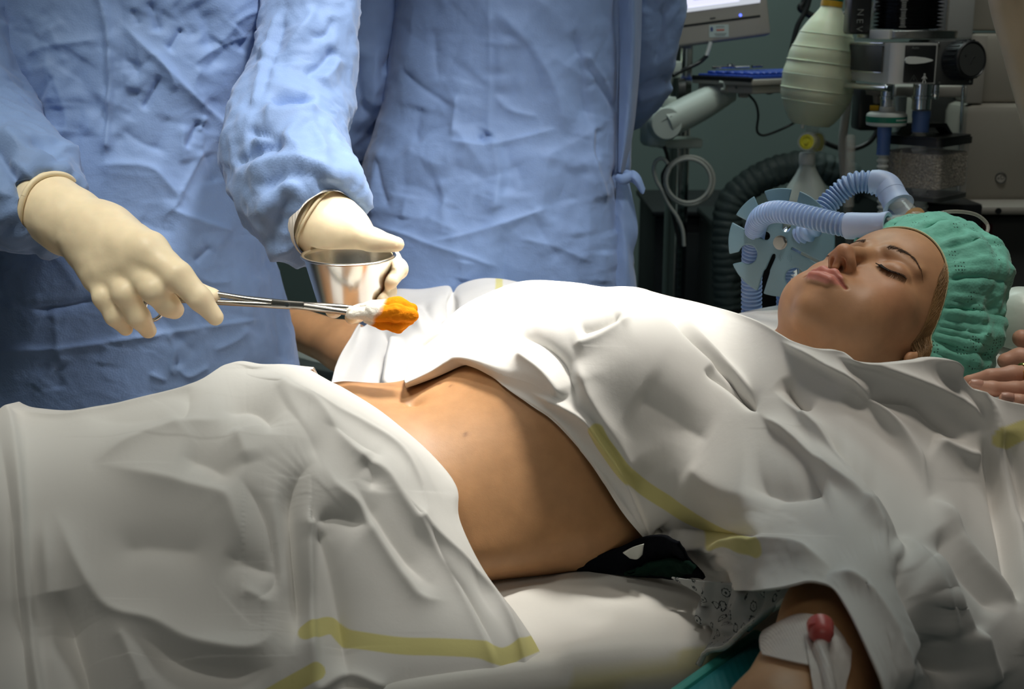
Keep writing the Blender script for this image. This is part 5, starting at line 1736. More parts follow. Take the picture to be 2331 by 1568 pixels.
V, Fq = nets(disc_sdf, (-.070, -.070, -.004), (.070, .070, .004), .00075)
V = relax(V, Fq, 1, .4)
hold = empty('hose_holder', tuple(dc), 'pale blue slotted disc holding the breathing hoses, steel bolt in its middle', 'hose holder')
link('slotted_disc', np_mesh('slotted_disc', V @ RD.T + dc, Fq), M['bluedisc'], hold)
hexa = [(.0076 * math.cos(math.pi / 3 * k), .0076 * math.sin(math.pi / 3 * k)) for k in range(6)]
b_ = MB(); b_.lathe([(.0, .0016), (.0088, .0016), (.0088, .0026), (.0, .0026)], dc, RD, 32); b_.prism(hexa, .0026, .0075, dc, RD)
b_.build('bolt', M['steel_dark'], hold, angle=25)
mk = MB()
for r in (.0030, .0050, .0068):
    for s_ in (1, -1):
        a = np.linspace(-.75, .75, 12) + (0 if s_ > 0 else math.pi)
        q = dxy(838, 920)
        mk.tube(dc + np.stack([q[0] + np.cos(a) * r * 1.15, q[1] + np.sin(a) * r, 0 * a + .0017], 1) @ RD.T, .00028, 5, 1, True, False)
mk.build('stamped_mark', M['bluedisc'], hold)
MB().tube([dc - dn * .002, dc - dn * .05, dc - dn * .06 + np.array([.02, .02, -.2]), np.array([.40, .40, .78])], .006, 10, 6).build('holder_rod', M['chrome'], hold)

hs1 = A3([(1945, 516, .175), (1900, 508, .19), (1850, 496, .21), (1800, 485, .235), (1765, 482, .258), (1738, 490, .280), (1724, 508, .305), (1716, 540, .335), (1712, 590, .35), (1711, 650, .36), (1711, 720, .365), (1712, 800, .37)])
h1 = empty('breathing_hose', tuple(hs1[5]), 'pale blue corrugated hose lying across the front of the holder disc', 'hose', 'breathing hoses')
V, Fc = corrugated(hs1, .0136, .0056, .0030, 28)
MB().add(V, Fc).build('corrugated_tube', M['bluehose'], h1, angle=80)
hs2 = A3([(2005, 424, .29), (1975, 414, .295), (1940, 418, .30), (1905, 444, .305), (1872, 480, .30), (1848, 520, .285), (1826, 533, .296), (1806, 548, .32), (1795, 590, .35), (1792, 660, .37), (1790, 760, .38)])
h2 = empty('breathing_hose', tuple(hs2[4]), 'pale blue corrugated hose arching up behind the other hose to the upper connector', 'hose', 'breathing hoses')
V, Fc = corrugated(hs2, .0140, .0056, .0030, 28)
MB().add(V, Fc).build('corrugated_tube', M['bluehose'], h2, angle=80)


def cuff(mb, a, b, r0, r1, inner):
    """a soft connector sleeve from a to b, open at b"""
    ax = (b - a); L = np.linalg.norm(ax); R = R_axes(z=ax / L, x=(.3, -1, .2))
    mb.lathe([(r0 * .8, 0), (r0, .001), (r0 * 1.02, L * .12), (r0, L * .4), (r1, L * .80), (r1 * 1.09, L * .93), (r1 * 1.10, L * .985), (r1 * 1.05, L), (inner, L * .99), (inner, L * .7), (0, L * .68)], a, R, 36)


a1 = P1(1926, 514, .180); b1_ = P1(2022, 515, .150)
mb = MB(); cuff(mb, a1, b1_, .0150, .0150, .0118); mb.build('connector_sleeve', M['bluecuff'], h1, angle=35)
a2 = P1(1985, 414, .293); m2 = P1(2020, 424, .282); b2 = P1(2046, 470, .255)
mb = MB(); mb.tube([a2, (a2 + m2) / 2 + np.array([0, 0, .002]), m2, (m2 * .6 + b2 * .4)], [.0145, .0150, .0158, .0165], 32, 6, True); mb.build('connector_elbow', M['bluecuff'], h2)
mb = MB(); cuff(mb, m2 * .75 + b2 * .25, b2, .0160, .0172, .0135); mb.build('connector_sleeve', M['bluecuff'], h2, angle=35)
yp = empty('wye_connector', tuple(P1(2085, 510, .20)), 'clear plastic forked connector joining the two blue hoses above the cap', 'connector')
j = P1(2092, 503, .20)
mb = MB(); mb.tube([b2 + (m2 - b2) * .25, b2 * .5 + j * .5, j], [.0112, .0108, .0105], 28, 5); mb.build('branch', M['clear'], yp)
mb = MB(); mb.tube([b1_ + (a1 - b1_) * .15, b1_ * .5 + j * .5, j], [.0108, .0105, .0105], 28, 5); mb.build('branch', M['clear'], yp)
mb = MB(); mb.tube([j - np.array([.006, 0, -.006]), j + np.array([.014, .02, -.02]), j + np.array([.03, .04, -.05])], [.0118, .0122, .0122], 28, 5); mb.build('stem', M['amber_clear'], yp, label='amber tinted stem')
mb = MB(); mb.lathe([(0, -.002), (.0048, -.002), (.0055, 0), (.0050, .003), (.003, .004), (0, .004)], P1(2070, 497, .185), R_axes(z=(0, -1, .3), x=(1, 0, 0)), 24); mb.build('sampling_port', M['clear'], yp)
tl = A3([(2088, 512, .20), (2110, 494, .205), (2150, 483, .21), (2190, 482, .215), (2225, 490, .215), (2247, 510, .21), (2246, 530, .20), (2228, 548, .19), (2200, 570, .18)])
tag(MB().tube(tl, .0022, 10, 8).build('sampling_line', M['clear']), 'thin clear plastic line looping above the green cap', 'tube')

# pillow and what lies at the head end
def pil(P):
    q = (P - np.array([.455, .245, .958])) @ RY
    d = (np.abs(q / np.array([.265, .215, .112])) ** 2.6).sum(1) ** (1 / 2.6)
    d = (d - 1) * .105
    d = d + .055 * np.exp(-((P[:, 0] - .42) ** 2 + (P[:, 1] - .06) ** 2) / .016) * (q[:, 2] > 0)
    return d + .004 * gnoise(P * 11) + .0016 * crumple(P, 9, 3)


V, Fq = nets(pil, (.12, -.10, .82), (.80, .56, 1.12), .005)
V = relax(V, Fq, 2)
me = np_mesh('pillow', V, Fq)
vcol(me, 'tone', np.tile([.80, .79, .765], (len(V), 1)))
tag(link('pillow', me, M['sheet']), 'white pillow under the capped head', 'pillow')
dmc = P1(2325, 735, .17)
tag(MB().lathe([(.040, 0), (.041, .004), (.040, .02), (.034, .045), (.020, .058), (.0, .061)], dmc - np.array([0, 0, .02]), R_axes(z=(.05, -.1, 1), x=(1, 0, 0)), 40).build('mask_dome', M['reservoir']),
    'pale translucent plastic dome at the right edge behind the cap', 'mask')
bn = A3([(2268, 590, .26), (2282, 602, .255), (2286, 622, .25), (2280, 650, .24), (2270, 690, .23)])
tag(MB().tube(bn, [.005, .007, .008, .008, .006], 12, 6).build('cream_tube', M['beige']), 'short cream tube bent just behind the top of the cap', 'tube')

# ------------------------------------------------------------------ lamp arm at the right edge
la = empty('lamp_arm', tuple(P1(2300, 0, .30)), 'beige enamelled tube slanting through the upper right corner', 'lamp arm')
lp = np.array([P1(2275, -120, .30), P1(2292, 0, .30), P1(2322, 110, .29), P1(2352, 220, .28), P1(2382, 330, .27), P1(2440, 520, .25)])
MB().tube(lp, .0205, 28, 6).build('tube', M['lamp_tube'], la)
MB().tube([lp[-1], lp[-1] + np.array([.12, 0, -.10]), lp[-1] + np.array([.34, .0, -.25]), np.array([lp[-1][0] + .40, lp[-1][1], .0])], .0205, 24, 6).build('lower_tube', M['lamp_tube'], la)
MB().lathe([(0, 0), (.045, 0), (.048, .006), (.048, .03), (.030, .04), (0, .04)], P1(2275, -120, .30) - np.array([.03, 0, -.01]), None, 32).build('joint', M['dgrey'], la)
MB().tube([P1(2275, -120, .30) - np.array([.03, 0, -.04]), np.array([.58, .30, 2.8])], .0205, 24).build('ceiling_tube', M['lamp_tube'], la)

# ------------------------------------------------------------------ hand ventilation bag on its hook
bg = empty('ventilation_bag', tuple(P1(1866, 180, 1.22)), 'milky ribbed ventilation bag with a yellow valve hanging from a green collar', 'ventilation bag')
YB = 1.22
pxm = (YB + 1.25) / .985 / FPX
tp_, bt_ = P1(1893, 12, YB), P1(1848, 268, YB)
axb = bt_ - tp_; Lb = np.linalg.norm(axb); axb /= Lb
RB2 = R_axes(z=axb, x=(1, 0, 0))
rp_ = [(22, 0), (24, 8), (33, 22), (47, 42), (60, 68), (70, 98), (76, 128), (79, 158), (78, 184), (72, 208), (62, 230), (50, 248), (40, 258)]
rr = catmull(np.array(rp_, float), 10)
rib = 1 + .012 * np.sin(rr[:, 1] / 46 * 2 * np.pi) * np.clip((rr[:, 1] - 40) / 40, 0, 1) * np.clip((240 - rr[:, 1]) / 30, 0, 1)
prof = [(0, 0)] + [(r * k * pxm, z * pxm) for (r, z), k in zip(rr, rib)] + [(0, 258 * pxm)]
MB().lathe(prof, tp_, RB2, 64).build('bag', M['silicone'], bg, angle=60)
for k, zz in enumerate((62, 92, 122, 152, 182, 208)):
    r = np.interp(zz, rr[:, 1], rr[:, 0]) * pxm
    a = np.linspace(0, 2 * np.pi, 61)
    MB().tube(tp_ + np.stack([np.cos(a) * r, np.sin(a) * r, 0 * a + zz * pxm], 1) @ RB2.T, .0013, 6, 1, False, False).build('rib', M['silicone'], bg)
MB().lathe([(0, -9 * pxm), (22.5 * pxm, -9 * pxm), (23.5 * pxm, -8 * pxm), (23.5 * pxm, 3 * pxm), (0, 3 * pxm)], tp_, RB2, 40).build('amber_collar', M['amber'], bg, label='amber collar band')
MB().lathe([(0, -50 * pxm), (22 * pxm, -50 * pxm), (23.5 * pxm, -48 * pxm), (23.5 * pxm, -10 * pxm), (0, -9 * pxm)], tp_, RB2, 40).build('green_collar', M['green'], bg, label='dark green collar')
MB().tube([tp_ - axb * 48 * pxm, tp_ - axb * .12, tp_ - axb * .16 + np.array([0, .3, .05])], .006, 10, 6).build('hook', M['chrome'], bg)
MB().lathe([(0, -8 * pxm), (37 * pxm, -8 * pxm), (38 * pxm, -6 * pxm), (38 * pxm, 6 * pxm), (34 * pxm, 9 * pxm), (0, 9 * pxm)], bt_, RB2, 48).build('lower_collar', M['silicone'], bg)
MB().lathe([(0, 0), (14 * pxm, 0), (14 * pxm, 24 * pxm), (13 * pxm, 30 * pxm), (0, 30 * pxm)], P1(1851, 276, YB), np.array(R_axes(z=(-.05, 0, -1), x=(1, 0, 0))), 28).build('valve_neck', M['clear'], bg)
MB().tube([P1(1829, 274, YB - .02), P1(1826, 292, YB - .02)], .0038, 12).build('side_nozzle', M['white_plastic'], bg)
vc1 = P1(1838, 323, YB - .035)
Rv = R_axes(z=(-.45, -.87, .1), x=(1, -.5, 0))
MB().lathe([(0, -.03), (.0175, -.03), (.0185, -.02), (.0185, .004), (.0165, .008), (.014, .008), (.014, .003), (0, .003)], vc1, Rv, 40).build('valve_housing', M['clear'], bg)
MB().lathe([(0, -.002), (.0142, -.002), (.0142, .0045), (.010, .0060), (.009, .0045), (.004, .0045), (.0035, .008), (0, .008)], vc1, Rv, 36).build('valve_disc', M['yellow'], bg, label='yellow valve disc')
vc2 = P1(1860, 324, YB)
MB().lathe([(0, -.004), (.0165, -.004), (.0175, 0), (.0165, .006), (0, .007)], vc2, R_axes(z=(.75, -.65, .05), x=(0, 0, 1)), 36).build('valve_disc', M['yellow'], bg, label='yellow valve disc')
MB().lathe([(0, -.008), (.0205, -.008), (.021, .004), (.018, .009), (0, .0095)], vc2, R_axes(z=(.75, -.65, .05), x=(0, 0, 1)), 36).build('valve_housing', M['clear'], bg)
MB().lathe([(0, 0), (16 * pxm, 0), (18 * pxm, 4 * pxm), (18 * pxm, 22 * pxm), (17 * pxm, 26 * pxm), (0, 26 * pxm)], P1(1838, 347, YB), R_axes(z=(0, 0, -1), x=(1, 0, 0)), 28).build('reservoir_neck', M['white_plastic'], bg)
nz_, nr = 70, 96
a = np.linspace(0, 2 * np.pi, nr, endpoint=False)
zt = np.linspace(0, 330, nz_)
wv = np.interp(zt, [0, 14, 30, 55, 85, 130, 220, 300, 330], [17, 18, 26, 41, 54, 62, 63, 55, 30])
top_ = P1(1838, 366, YB)
G = top_ + np.stack([np.cos(a)[None] * wv[:, None] * (1 + .10 * np.sin(7 * a)[None] * np.clip(zt / 120, 0, 1)[:, None]) * pxm + (zt / 330 * 14 * pxm)[:, None],
                     np.sin(a)[None] * wv[:, None] * .55 * (1 + .12 * np.sin(5 * a + 1)[None]) * pxm, -np.repeat(zt[:, None], nr, 1) * pxm], -1)
link('reservoir', np_mesh('reservoir', G.reshape(-1, 3), grid_faces(nz_, nr, True)), M['reservoir'], bg, label='limp pale plastic reservoir')

# hoses and tubes beside it
tag(MB().tube(A3([(1932, 170, 1.30), (1930, 220, 1.30), (1924, 270, 1.30), (1918, 320, 1.30), (1920, 380, 1.30), (1928, 450, 1.30), (1935, 560, 1.30)]), .0085, 16, 6).build('grey_hose', M['greyhose']),
    'smooth grey hose hanging beside the ventilation bag', 'hose')
g0 = P1(1936, 306, 1.12); g1_ = P1(1932, 470, 1.12)
Rg = R_axes(z=(g1_ - g0) / np.linalg.norm(g1_ - g0), x=(1, 0, 0))
Lg = np.linalg.norm(g1_ - g0)
tag(MB().lathe([(0, 0), (.0060, .0008), (.0088, .004), (.0098, .010), (.0098, Lg), (.0082, Lg), (.0082, .012), (0, .008)], g0, Rg, 32).build('glass_tube', M['clear']), 'clear round-ended tube standing beside the grey hose', 'tube')
dh = A3([(1655, 700, 1.5), (1652, 560, 1.5), (1660, 470, 1.5), (1700, 425, 1.5), (1755, 395, 1.5), (1815, 380, 1.5), (1875, 385, 1.5), (1935, 410, 1.5), (1990, 470, 1.5), (2020, 600, 1.5)])
V, Fc = corrugated(dh, .0335, .017, .0022, 36)
V = np.array(V); V += (.006 * crumple(V, 26, 3))[:, None] * np.array([.5, -.6, .6])
tag(MB().add(V, Fc).build('dark_hose', M['darkhose'], angle=80), 'thick dark wrinkled hose arching over the black cabinet', 'hose')
for pts, r, lab in (([(1845, -60, 1.6), (1832, 0, 1.6), (1822, 18, 1.6), (1840, 32, 1.6), (1862, 46, 1.6), (1880, 80, 1.6)], .0075, 'black cable crossing behind the top left of the bag'),
                    ([(1850, -60, 1.58), (1842, 0, 1.58), (1832, 28, 1.58), (1815, 60, 1.58), (1800, 120, 1.58)], .0055, 'second black cable slanting down behind the bag'),
                    ([(1900, 45, 1.6), (1930, 28, 1.6), (1960, 14, 1.6), (2000, 0, 1.6)], .0075, 'upper black cable right of the bag collar'),
                    ([(1905, 52, 1.59), (1935, 36, 1.59), (1965, 24, 1.59), (2005, 12, 1.59)], .0060, 'lower black cable right of the bag collar'),
                    ([(1865, 318, 1.45), (1890, 330, 1.45), (1920, 339, 1.45), (1950, 337, 1.45), (1980, 322, 1.45), (1998, 295, 1.45), (2005, 260, 1.45)], .0055, 'black cable sagging from the yellow valve to the machine')):
    tag(MB().tube(A3(pts), r, 10, 8).build('black_cable', M['cable']), lab, 'cable')

# ------------------------------------------------------------------ anaesthesia machine
am = empty('anaesthesia_machine', (.98, 1.45, 0), 'cream anaesthesia machine body with a round emblem and a grey column', 'machine')
zof = lambda py, Y: P1(1165, py, Y)[2]
xof = lambda px, Y, py=300: P1(px, py, Y)[0]


def pbox(mb, x0, x1, y0, y1, Y, depth, bev=.004, R=None):
    """a box whose front face covers a rectangle of the photograph at depth Y"""
    a = P1(x0, y0, Y); b = P1(x1, y1, Y)
    c = (a + b) / 2 + np.array([0, depth / 2, 0])
    return mb.box(c, (abs(b[0] - a[0]), depth, abs(a[2] - b[2])), R, bev)


pbox(MB(), 2215, 2480, 76, 236, 1.34, .40, .012).build('upper_panel', M['cream'], am)
pbox(MB(), 2200, 2480, 238, 462, 1.30, .44, .018).build('lower_panel', M['cream'], am)
pbox(MB(), 2212, 2480, -200, 70, 1.36, .38, .008).build('top_panel', M['cream'], am)
pbox(MB(), 2212, 2236, 80, 236, 1.31, .03, .003).build('panel_ridge', M['beige'], am)
pbox(MB(), 2160, 2214, -200, 88, 1.28, .06, .004).build('metal_column', M['alu'], am)
pbox(MB(), 2120, 2200, 196, 460, 1.42, .10, .006).build('dark_column', M['dgrey'], am)
pbox(MB(), 2040, 2200, 196, 222, 1.25, .10, .004).build('bracket', M['beige'], am)
pbox(MB(), 2205, 2470, 470, 490, 1.20, .5, .006).build('ledge', M['beige'], am)
pbox(MB(), 2140, 2480, 492, 1500, 1.24, .5, .008).build('drawer_block', M['dgrey'], am)
pbox(MB(), 2010, 2205, 465, 1500, 1.30, .4, .008).build('black_base', M['black'], am)
st_ = MB(); pbox(st_, 2236, 2252, 510, 610, 1.225, .02, .003); st_.build('maroon_strap', M['maroon'], am, label='narrow maroon strap')
MB().lathe([(0, 0), (.006, 0), (.006, .003), (0, .003)], P1(2272, 480, 1.199), R_axes(z=(0, -1, 0), x=(1, 0, 0)), 20).build('ledge_hole', M['black'], am)
ec = P1(2278, 405, 1.298); Re = R_axes(z=(-.25, -1, .05), x=(1, -.25, 0))
MB().lathe([(.0085, -.002), (.0105, -.002), (.0110, .001), (.0100, .0025), (.0088, .0020), (.0085, .0)], ec, Re, 32).build('emblem_ring', M['dgrey'], am)
MB().lathe([(0, -.002), (.0088, -.002), (.0088, .0008), (0, .0008)], ec, Re, 32).build('emblem_face', M['beige'], am)


def text(body, c, R, size, m, parent, name='lettering', align='CENTER', ext=.0002):
    cu = bpy.data.curves.new(name, 'FONT'); cu.body = body; cu.size = size; cu.extrude = ext; cu.align_x = align; cu.align_y = 'CENTER'
    t = bpy.data.objects.new(name, cu); COL.objects.link(t)
    me = bpy.data.meshes.new_from_object(t.evaluated_get(bpy.context.evaluated_depsgraph_get()))
    bpy.data.objects.remove(t)
    V = np.array([v.co[:] for v in me.vertices]) @ np.array(R).T + np.array(c)
    me.vertices.foreach_set('co', V.astype(np.float32).ravel()); me.update()
    me.materials.clear()
    o = link(name, me, m, parent, smooth=False)
    return o


Ra = Re @ Rz(math.radians(18))
text('+D', ec + Re @ np.array([0, 0, .0011]), Ra, .0115, M['darkink'], am)

# valve block with its bellows
vb = empty('valve_block', (xof(2070, 1.1, 140), 1.1, zof(190, 1.05)), 'silver valve block with a black panel, a black knob and chrome ports below', 'valve block')
zb, zt_ = zof(190, 1.03), zof(98, 1.03)
pc = [P1(1908, 140, 1.24)[:2], P1(2012, 140, 1.035)[:2], P1(2024, 140, 1.022)[:2], P1(2040, 140, 1.014)[:2], P1(2062, 140, 1.010)[:2], P1(2132, 140, 1.010)[:2], np.array([P1(2132, 140, 1.01)[0], 1.24])]
MB().prism([tuple(p) for p in pc], zb, zt_, (0, 0, 0)).build('block', M['alu'], vb, angle=25)
fa, fb = pc[0], pc[1]
fd = (fb - fa); Lf = np.linalg.norm(fd); fd /= Lf
fn = np.array([-abs(fd[1]), -abs(fd[0]) if fd[0] > 0 else abs(fd[0])]); fn = np.array([fd[1], -fd[0]]); fn = fn if fn[1] < 0 or fn[0] < 0 else -fn
Rf = np.stack([np.r_[fd, 0], [0, 0, 1.0], np.r_[fn, 0]], 1)
zc = zb + (zt_ - zb) * .60
cf = np.r_[(fa + fb) / 2, zc] + np.r_[fn, 0] * .0012
MB().box(cf, (Lf * .97, (zt_ - zb) * .66, .004), Rf, .0008).build('dark_window', M['dgrey'], vb, label='dark grey panel')
MB().box(np.r_[(fa + fb) / 2, zt_ - .001] + np.r_[fn, 0] * .0015, (Lf * 1.0, .0030, .005), Rf, .0008).build('bright_edge', M['chrome'], vb)
MB().box(np.r_[(fa + fb) / 2, zb + (zt_ - zb) * .255] + np.r_[fn, 0] * .0015, (Lf * .98, .0022, .0045), Rf, .0006).build('bright_edge', M['chrome'], vb)
fp = MB(); pbox(fp, 2062, 2126, 103, 188, 1.008, .004, .0015); fp.build('black_panel', M['black'], vb)
mb = MB(); kx = xof(2092, 1.0, 132)
pts = [(-.024, 0), (-.022, .0045), (-.016, .0062), (-.006, .0062), (.010, .0045), (.022, .0016), (.0245, 0), (.022, -.0016), (.010, -.0045), (-.006, -.0062), (-.016, -.0062), (-.022, -.0045)]
mb.prism(pts, 0, .006, P1(2090, 137, 1.006), R_axes(x=(1, 0, 0), y=(0, 0, 1)) @ np.diag([1, 1, 1]))
mb.build('selector_lever', M['white_plastic'], vb, label='pale selector lever')
RT_ = R_axes(x=(1, 0, .02), y=(0, 0, 1))
text('Auto', P1(2084, 109, 1.0065), RT_, .0062, M['dimink'], vb)
tri = P1(2080, 181, 1.0065)
t3 = [np.array([0, .0075, 0]), np.array([.0075, -.0045, 0]), np.array([-.0075, -.0045, 0]), np.array([0, .0075, 0])]
tr = MB(); tr.tube([tri + RT_ @ p for p in t3], .00032, 5, 1, True, False); tr.tube([tri + RT_ @ np.array([0, .0035, 0]), tri + RT_ @ np.array([0, -.0012, 0])], .00045, 5, 1, True, False)
tr.build('warning_mark', M['dimink'], vb)
mn = MB(); mc = P1(2104, 179, 1.0065)
mn.lathe([(0, -.0004), (.0016, -.0004), (.0016, .0004), (0, .0004)], mc + RT_ @ np.array([0, .0075, 0]), RT_, 14)
for a, b, w_ in (((0, .0055), (0, -.0005), .0017), ((-.0008, .0045), (-.0042, -.0004), .0008), ((.0008, .0045), (.0042, -.0004), .0008), ((-.0006, -.0005), (-.0030, -.0078), .0009), ((.0006, -.0005), (.0028, -.0078), .0009)):
    mn.tube([mc + RT_ @ np.array([*a, 0]), mc + RT_ @ np.array([*b, 0])], w_, 6, 1, True, False)
mn.build('figure_mark', M['ink'], vb, label='pale standing figure symbol')
kb = MB(); pbox(kb, 2132, 2216, 92, 194, 1.012, .16, .003); kb.build('knob_housing', M['dgrey'], vb)
for (px, py) in ((2138, 100), (2138, 188), (2208, 186)):
    MB().lathe([(0, 0), (.0026, 0), (.0022, .001), (0, .0012)], P1(px, py, 1.011), R_axes(z=(0, -1, 0), x=(1, 0, 0)), 12).build('screw', M['steel_dark'], vb)
kc = P1(2178, 138, 1.010); Rk = R_axes(z=(.38, -.92, .06), x=(1, .4, 0))
kn = MB()
kprof = []
nk = 72
V = []; Fc = []
lev = [(.034, 0), (.0345, .006), (.0335, .030), (.0325, .036), (.0300, .038), (.0290, .0365), (0, .0365)]
kn.lathe(lev, kc, Rk, nk)
kn.build('knob', M['black'], vb, angle=35)
for k in range(24):
    a0 = 2 * math.pi * k / 24
    MB().box(kc + Rk @ np.array([.0340 * math.cos(a0), .0340 * math.sin(a0), .019]), (.0022, .0030, .026), Rk @ Rz(a0), .0006).build('knob_ridge', M['black'], vb)
MB().lathe([(0, 0), (.027, 0), (.027, .0006), (0, .0006)], kc + Rk @ np.array([0, 0, .0366]), Rk, 40).build('knob_face', M['dgrey'], vb)
kt = MB(); kt.tube([kc + Rk @ np.array(p) for p in ((.006, .006, .0374), (.002, .004, .0374), (-.001, -.001, .0374), (-.003, -.006, .0374))], .0007, 6, 3)
kt.prism([(-.0022, .0), (.0022, 0), (0, -.0035)], .0370, .0376, kc + Rk @ np.array([-.014, .008, 0]), Rk)
kt.build('knob_mark', M['darkink'], vb)
# handle rail under the left end
MB().tube([np.r_[fa, zb - .006] + np.r_[fn * .012, 0], np.r_[fa, zb - .009] + np.r_[fn * .02 - fd * .006, 0], np.r_[fb, zb - .008] + np.r_[fn * .004, 0], np.r_[fb + fd * .03, zb - .008]], .0055, 14, 6).build('rail', M['chrome'], vb)
# ports
for px, py0, py1, r, Y in ((2022, 192, 250, .0115, 1.06), (2101, 190, 250, .0165, 1.06), (2131, 193, 226, .0060, 1.06)):
    a = P1(px, py0, Y); b = P1(px - 1, py1, Y); L = a[2] - b[2]
    MB().lathe([(0, 0), (r, 0), (r, L * .45), (r * 1.12, L * .47), (r * 1.12, L * .58), (r, L * .6), (r, L * .97), (r * .9, L), (0, L)], a, R_axes(z=(0, 0, -1), x=(1, 0, 0)), 32).build('port', M['chrome'], vb)

# bellows in its clear cylinder
bl = empty('bellows_unit', (xof(2062, 1.14, 80), 1.14, zof(90, 1.1)), 'clear cylinder with black bellows standing on a metal plate', 'bellows')
bc = np.array([xof(2064, 1.14, 80), 1.14, 0]); zpl = zof(88, 1.05)
MB().lathe([(0, 0), (.086, 0), (.088, .001), (.088, .013), (.086, .0145), (0, .0145)], bc + np.array([0, 0, zpl]), None, 72).build('base_plate', M['steel_dark'], bl)
for dx in (-.062,):
    MB().box(bc + np.array([dx, -.058, zpl + .007]), (.040, .018, .0165), Rz(-.75), .002).build('clamp', M['alu'], bl)
MB().lathe([(.070, 0), (.070, .30), (.067, .30), (.067, 0), (.070, 0)], bc + np.array([0, 0, zpl + .0145]), None, 72).build('cylinder_wall', M['clear_tint'], bl)
pr = [(0, 0)]
for k in range(9):
    z = .002 + k * .0068
    pr += [(.050, z), (.062, z + .0034)]
pr += [(.050, .064), (.048, .066), (0, .066)]
MB().lathe(pr, bc + np.array([0, 0, zpl + .0146]), None, 56).build('bellows', M['black_rough'], bl, angle=25)
for k in range(18):
    a0 = -1.98; z = zpl + .020 + k * .0030
    MB().box(bc + np.array([.0704 * math.cos(a0), .0704 * math.sin(a0), z]), (.0006, .008 if k % 5 else .012, .0006), Rz(a0), 0).build('scale_mark', M['ink'], bl)
# black post with vertical lettering
ps = empty('black_post', tuple(P1(1966, 72, 1.10)), 'black upright post with pale vertical lettering left of the bellows cylinder', 'post')
p_ = MB(); pbox(p_, 1948, 1982, -160, 78, 1.09, .05, .006); p_.build('post', M['black'], ps)
text('N E V', P1(1957, 46, 1.0885), R_axes(x=(0, 0, -1), y=(1, 0, 0)), .0165, M['dimink'], ps)

# filter, connectors and hoses under the ports
fl_ = empty('breathing_filter', tuple(P1(2018, 290, 1.06)), 'white disc shaped breathing filter with a green printed band', 'filter')
fcn = P1(2018, 271, 1.06)
MB().lathe([(0, -.0125), (.028, -.0125), (.0345, -.0105), (.0355, -.006), (.0355, .006), (.0345, .0095), (.030, .0125), (.014, .0135), (.013, .022), (0, .022)], fcn, None, 56).build('filter_shell', M['white_plastic'], fl_)
MB().lathe([(.0350, -.0050), (.0358, -.0050), (.0358, .0052), (.0350, .0052)], fcn, None, 56).build('green_band', M['green'], fl_, label='green printed band')
for k in range(14):
    a0 = -1.35 + k * .055
    MB().box(fcn + np.array([.0359 * math.cos(a0), .0359 * math.sin(a0), -.0002]), (.0004, .0012, .0026 if k % 3 else .0032), Rz(a0), 0).build('band_print', M['ink'], fl_)
MB().lathe([(0, 0), (.0135, 0), (.0145, .006), (.0135, .012), (.0125, .024), (0, .024)], P1(2020, 258, 1.06), None, 32).build('clear_neck', M['clear'], fl_)


def hoseend(px, y0, y1, y2, r, Y, lab):
    e = empty('hose_end', tuple(P1(px, y1, Y)), lab, 'hose', 'hoses under the machine ports')
    a = P1(px, y0, Y); b = P1(px - 4, y1, Y); L = a[2] - b[2]
    MB().lathe([(0, 0), (r, 0), (r, L * .3), (r * .93, L * .36), (r * .93, L * .9), (r * .98, L), (0, L)], a, R_axes(z=(b - a) / np.linalg.norm(b - a), x=(1, 0, 0)), 32).build('connector', M['blueconn'], e, label='blue connector')
    V, Fc = corrugated([b, P1(px - 6, (y1 + y2) / 2, Y), P1(px - 4, y2, Y), P1(px, y2 + 140, Y)], r * .86, .0105, .0035, 20)
    MB().add(V, Fc).build('corrugated_tube', M['white_plastic'], e, angle=80)


hoseend(2014, 288, 352, 460, .0125, 1.06, 'blue hose connector and white corrugated tube under the green banded filter')
hoseend(2098, 252, 300, 420, .0165, 1.08, 'blue hose connector under the wide chrome port, behind the canister')
bx = MB(); pbox(bx, 1958, 2004, 196, 298, 1.30, .06, .008)
bo = bx.build('black_power_box', M['black']); tag(bo, 'black box hanging behind the green banded filter', 'box')
lb = MB(); pbox(lb, 1981, 2000, 240, 252, 1.298, .003, .0005); lb.build('yellow_label', M['amber'], bo, label='small yellow label')
tag(MB().lathe([(0, 0), (.020, 0), (.022, .004), (.020, .012), (.008, .014), (.006, .028), (0, .030)], P1(1998, 200, 1.20), R_axes(z=(0, 0, -1), x=(1, 0, 0)), 28).build('small_valve', M['cream']), 'small cream valve under the left end of the valve block', 'valve')
tag(MB().tube([P1(2193, 190, 1.22), P1(2186, 330, 1.22), P1(2180, 470, 1.22)], .0032, 10).build('chrome_rod', M['chrome']), 'thin chrome rod beside the knob housing', 'rod')
pp = MB(); pbox(pp, 2046, 2060, 220, 300, 1.20, .02, .002); tag(pp.build('grey_upright', M['pale']), 'narrow pale upright between the two blue connectors', 'upright')

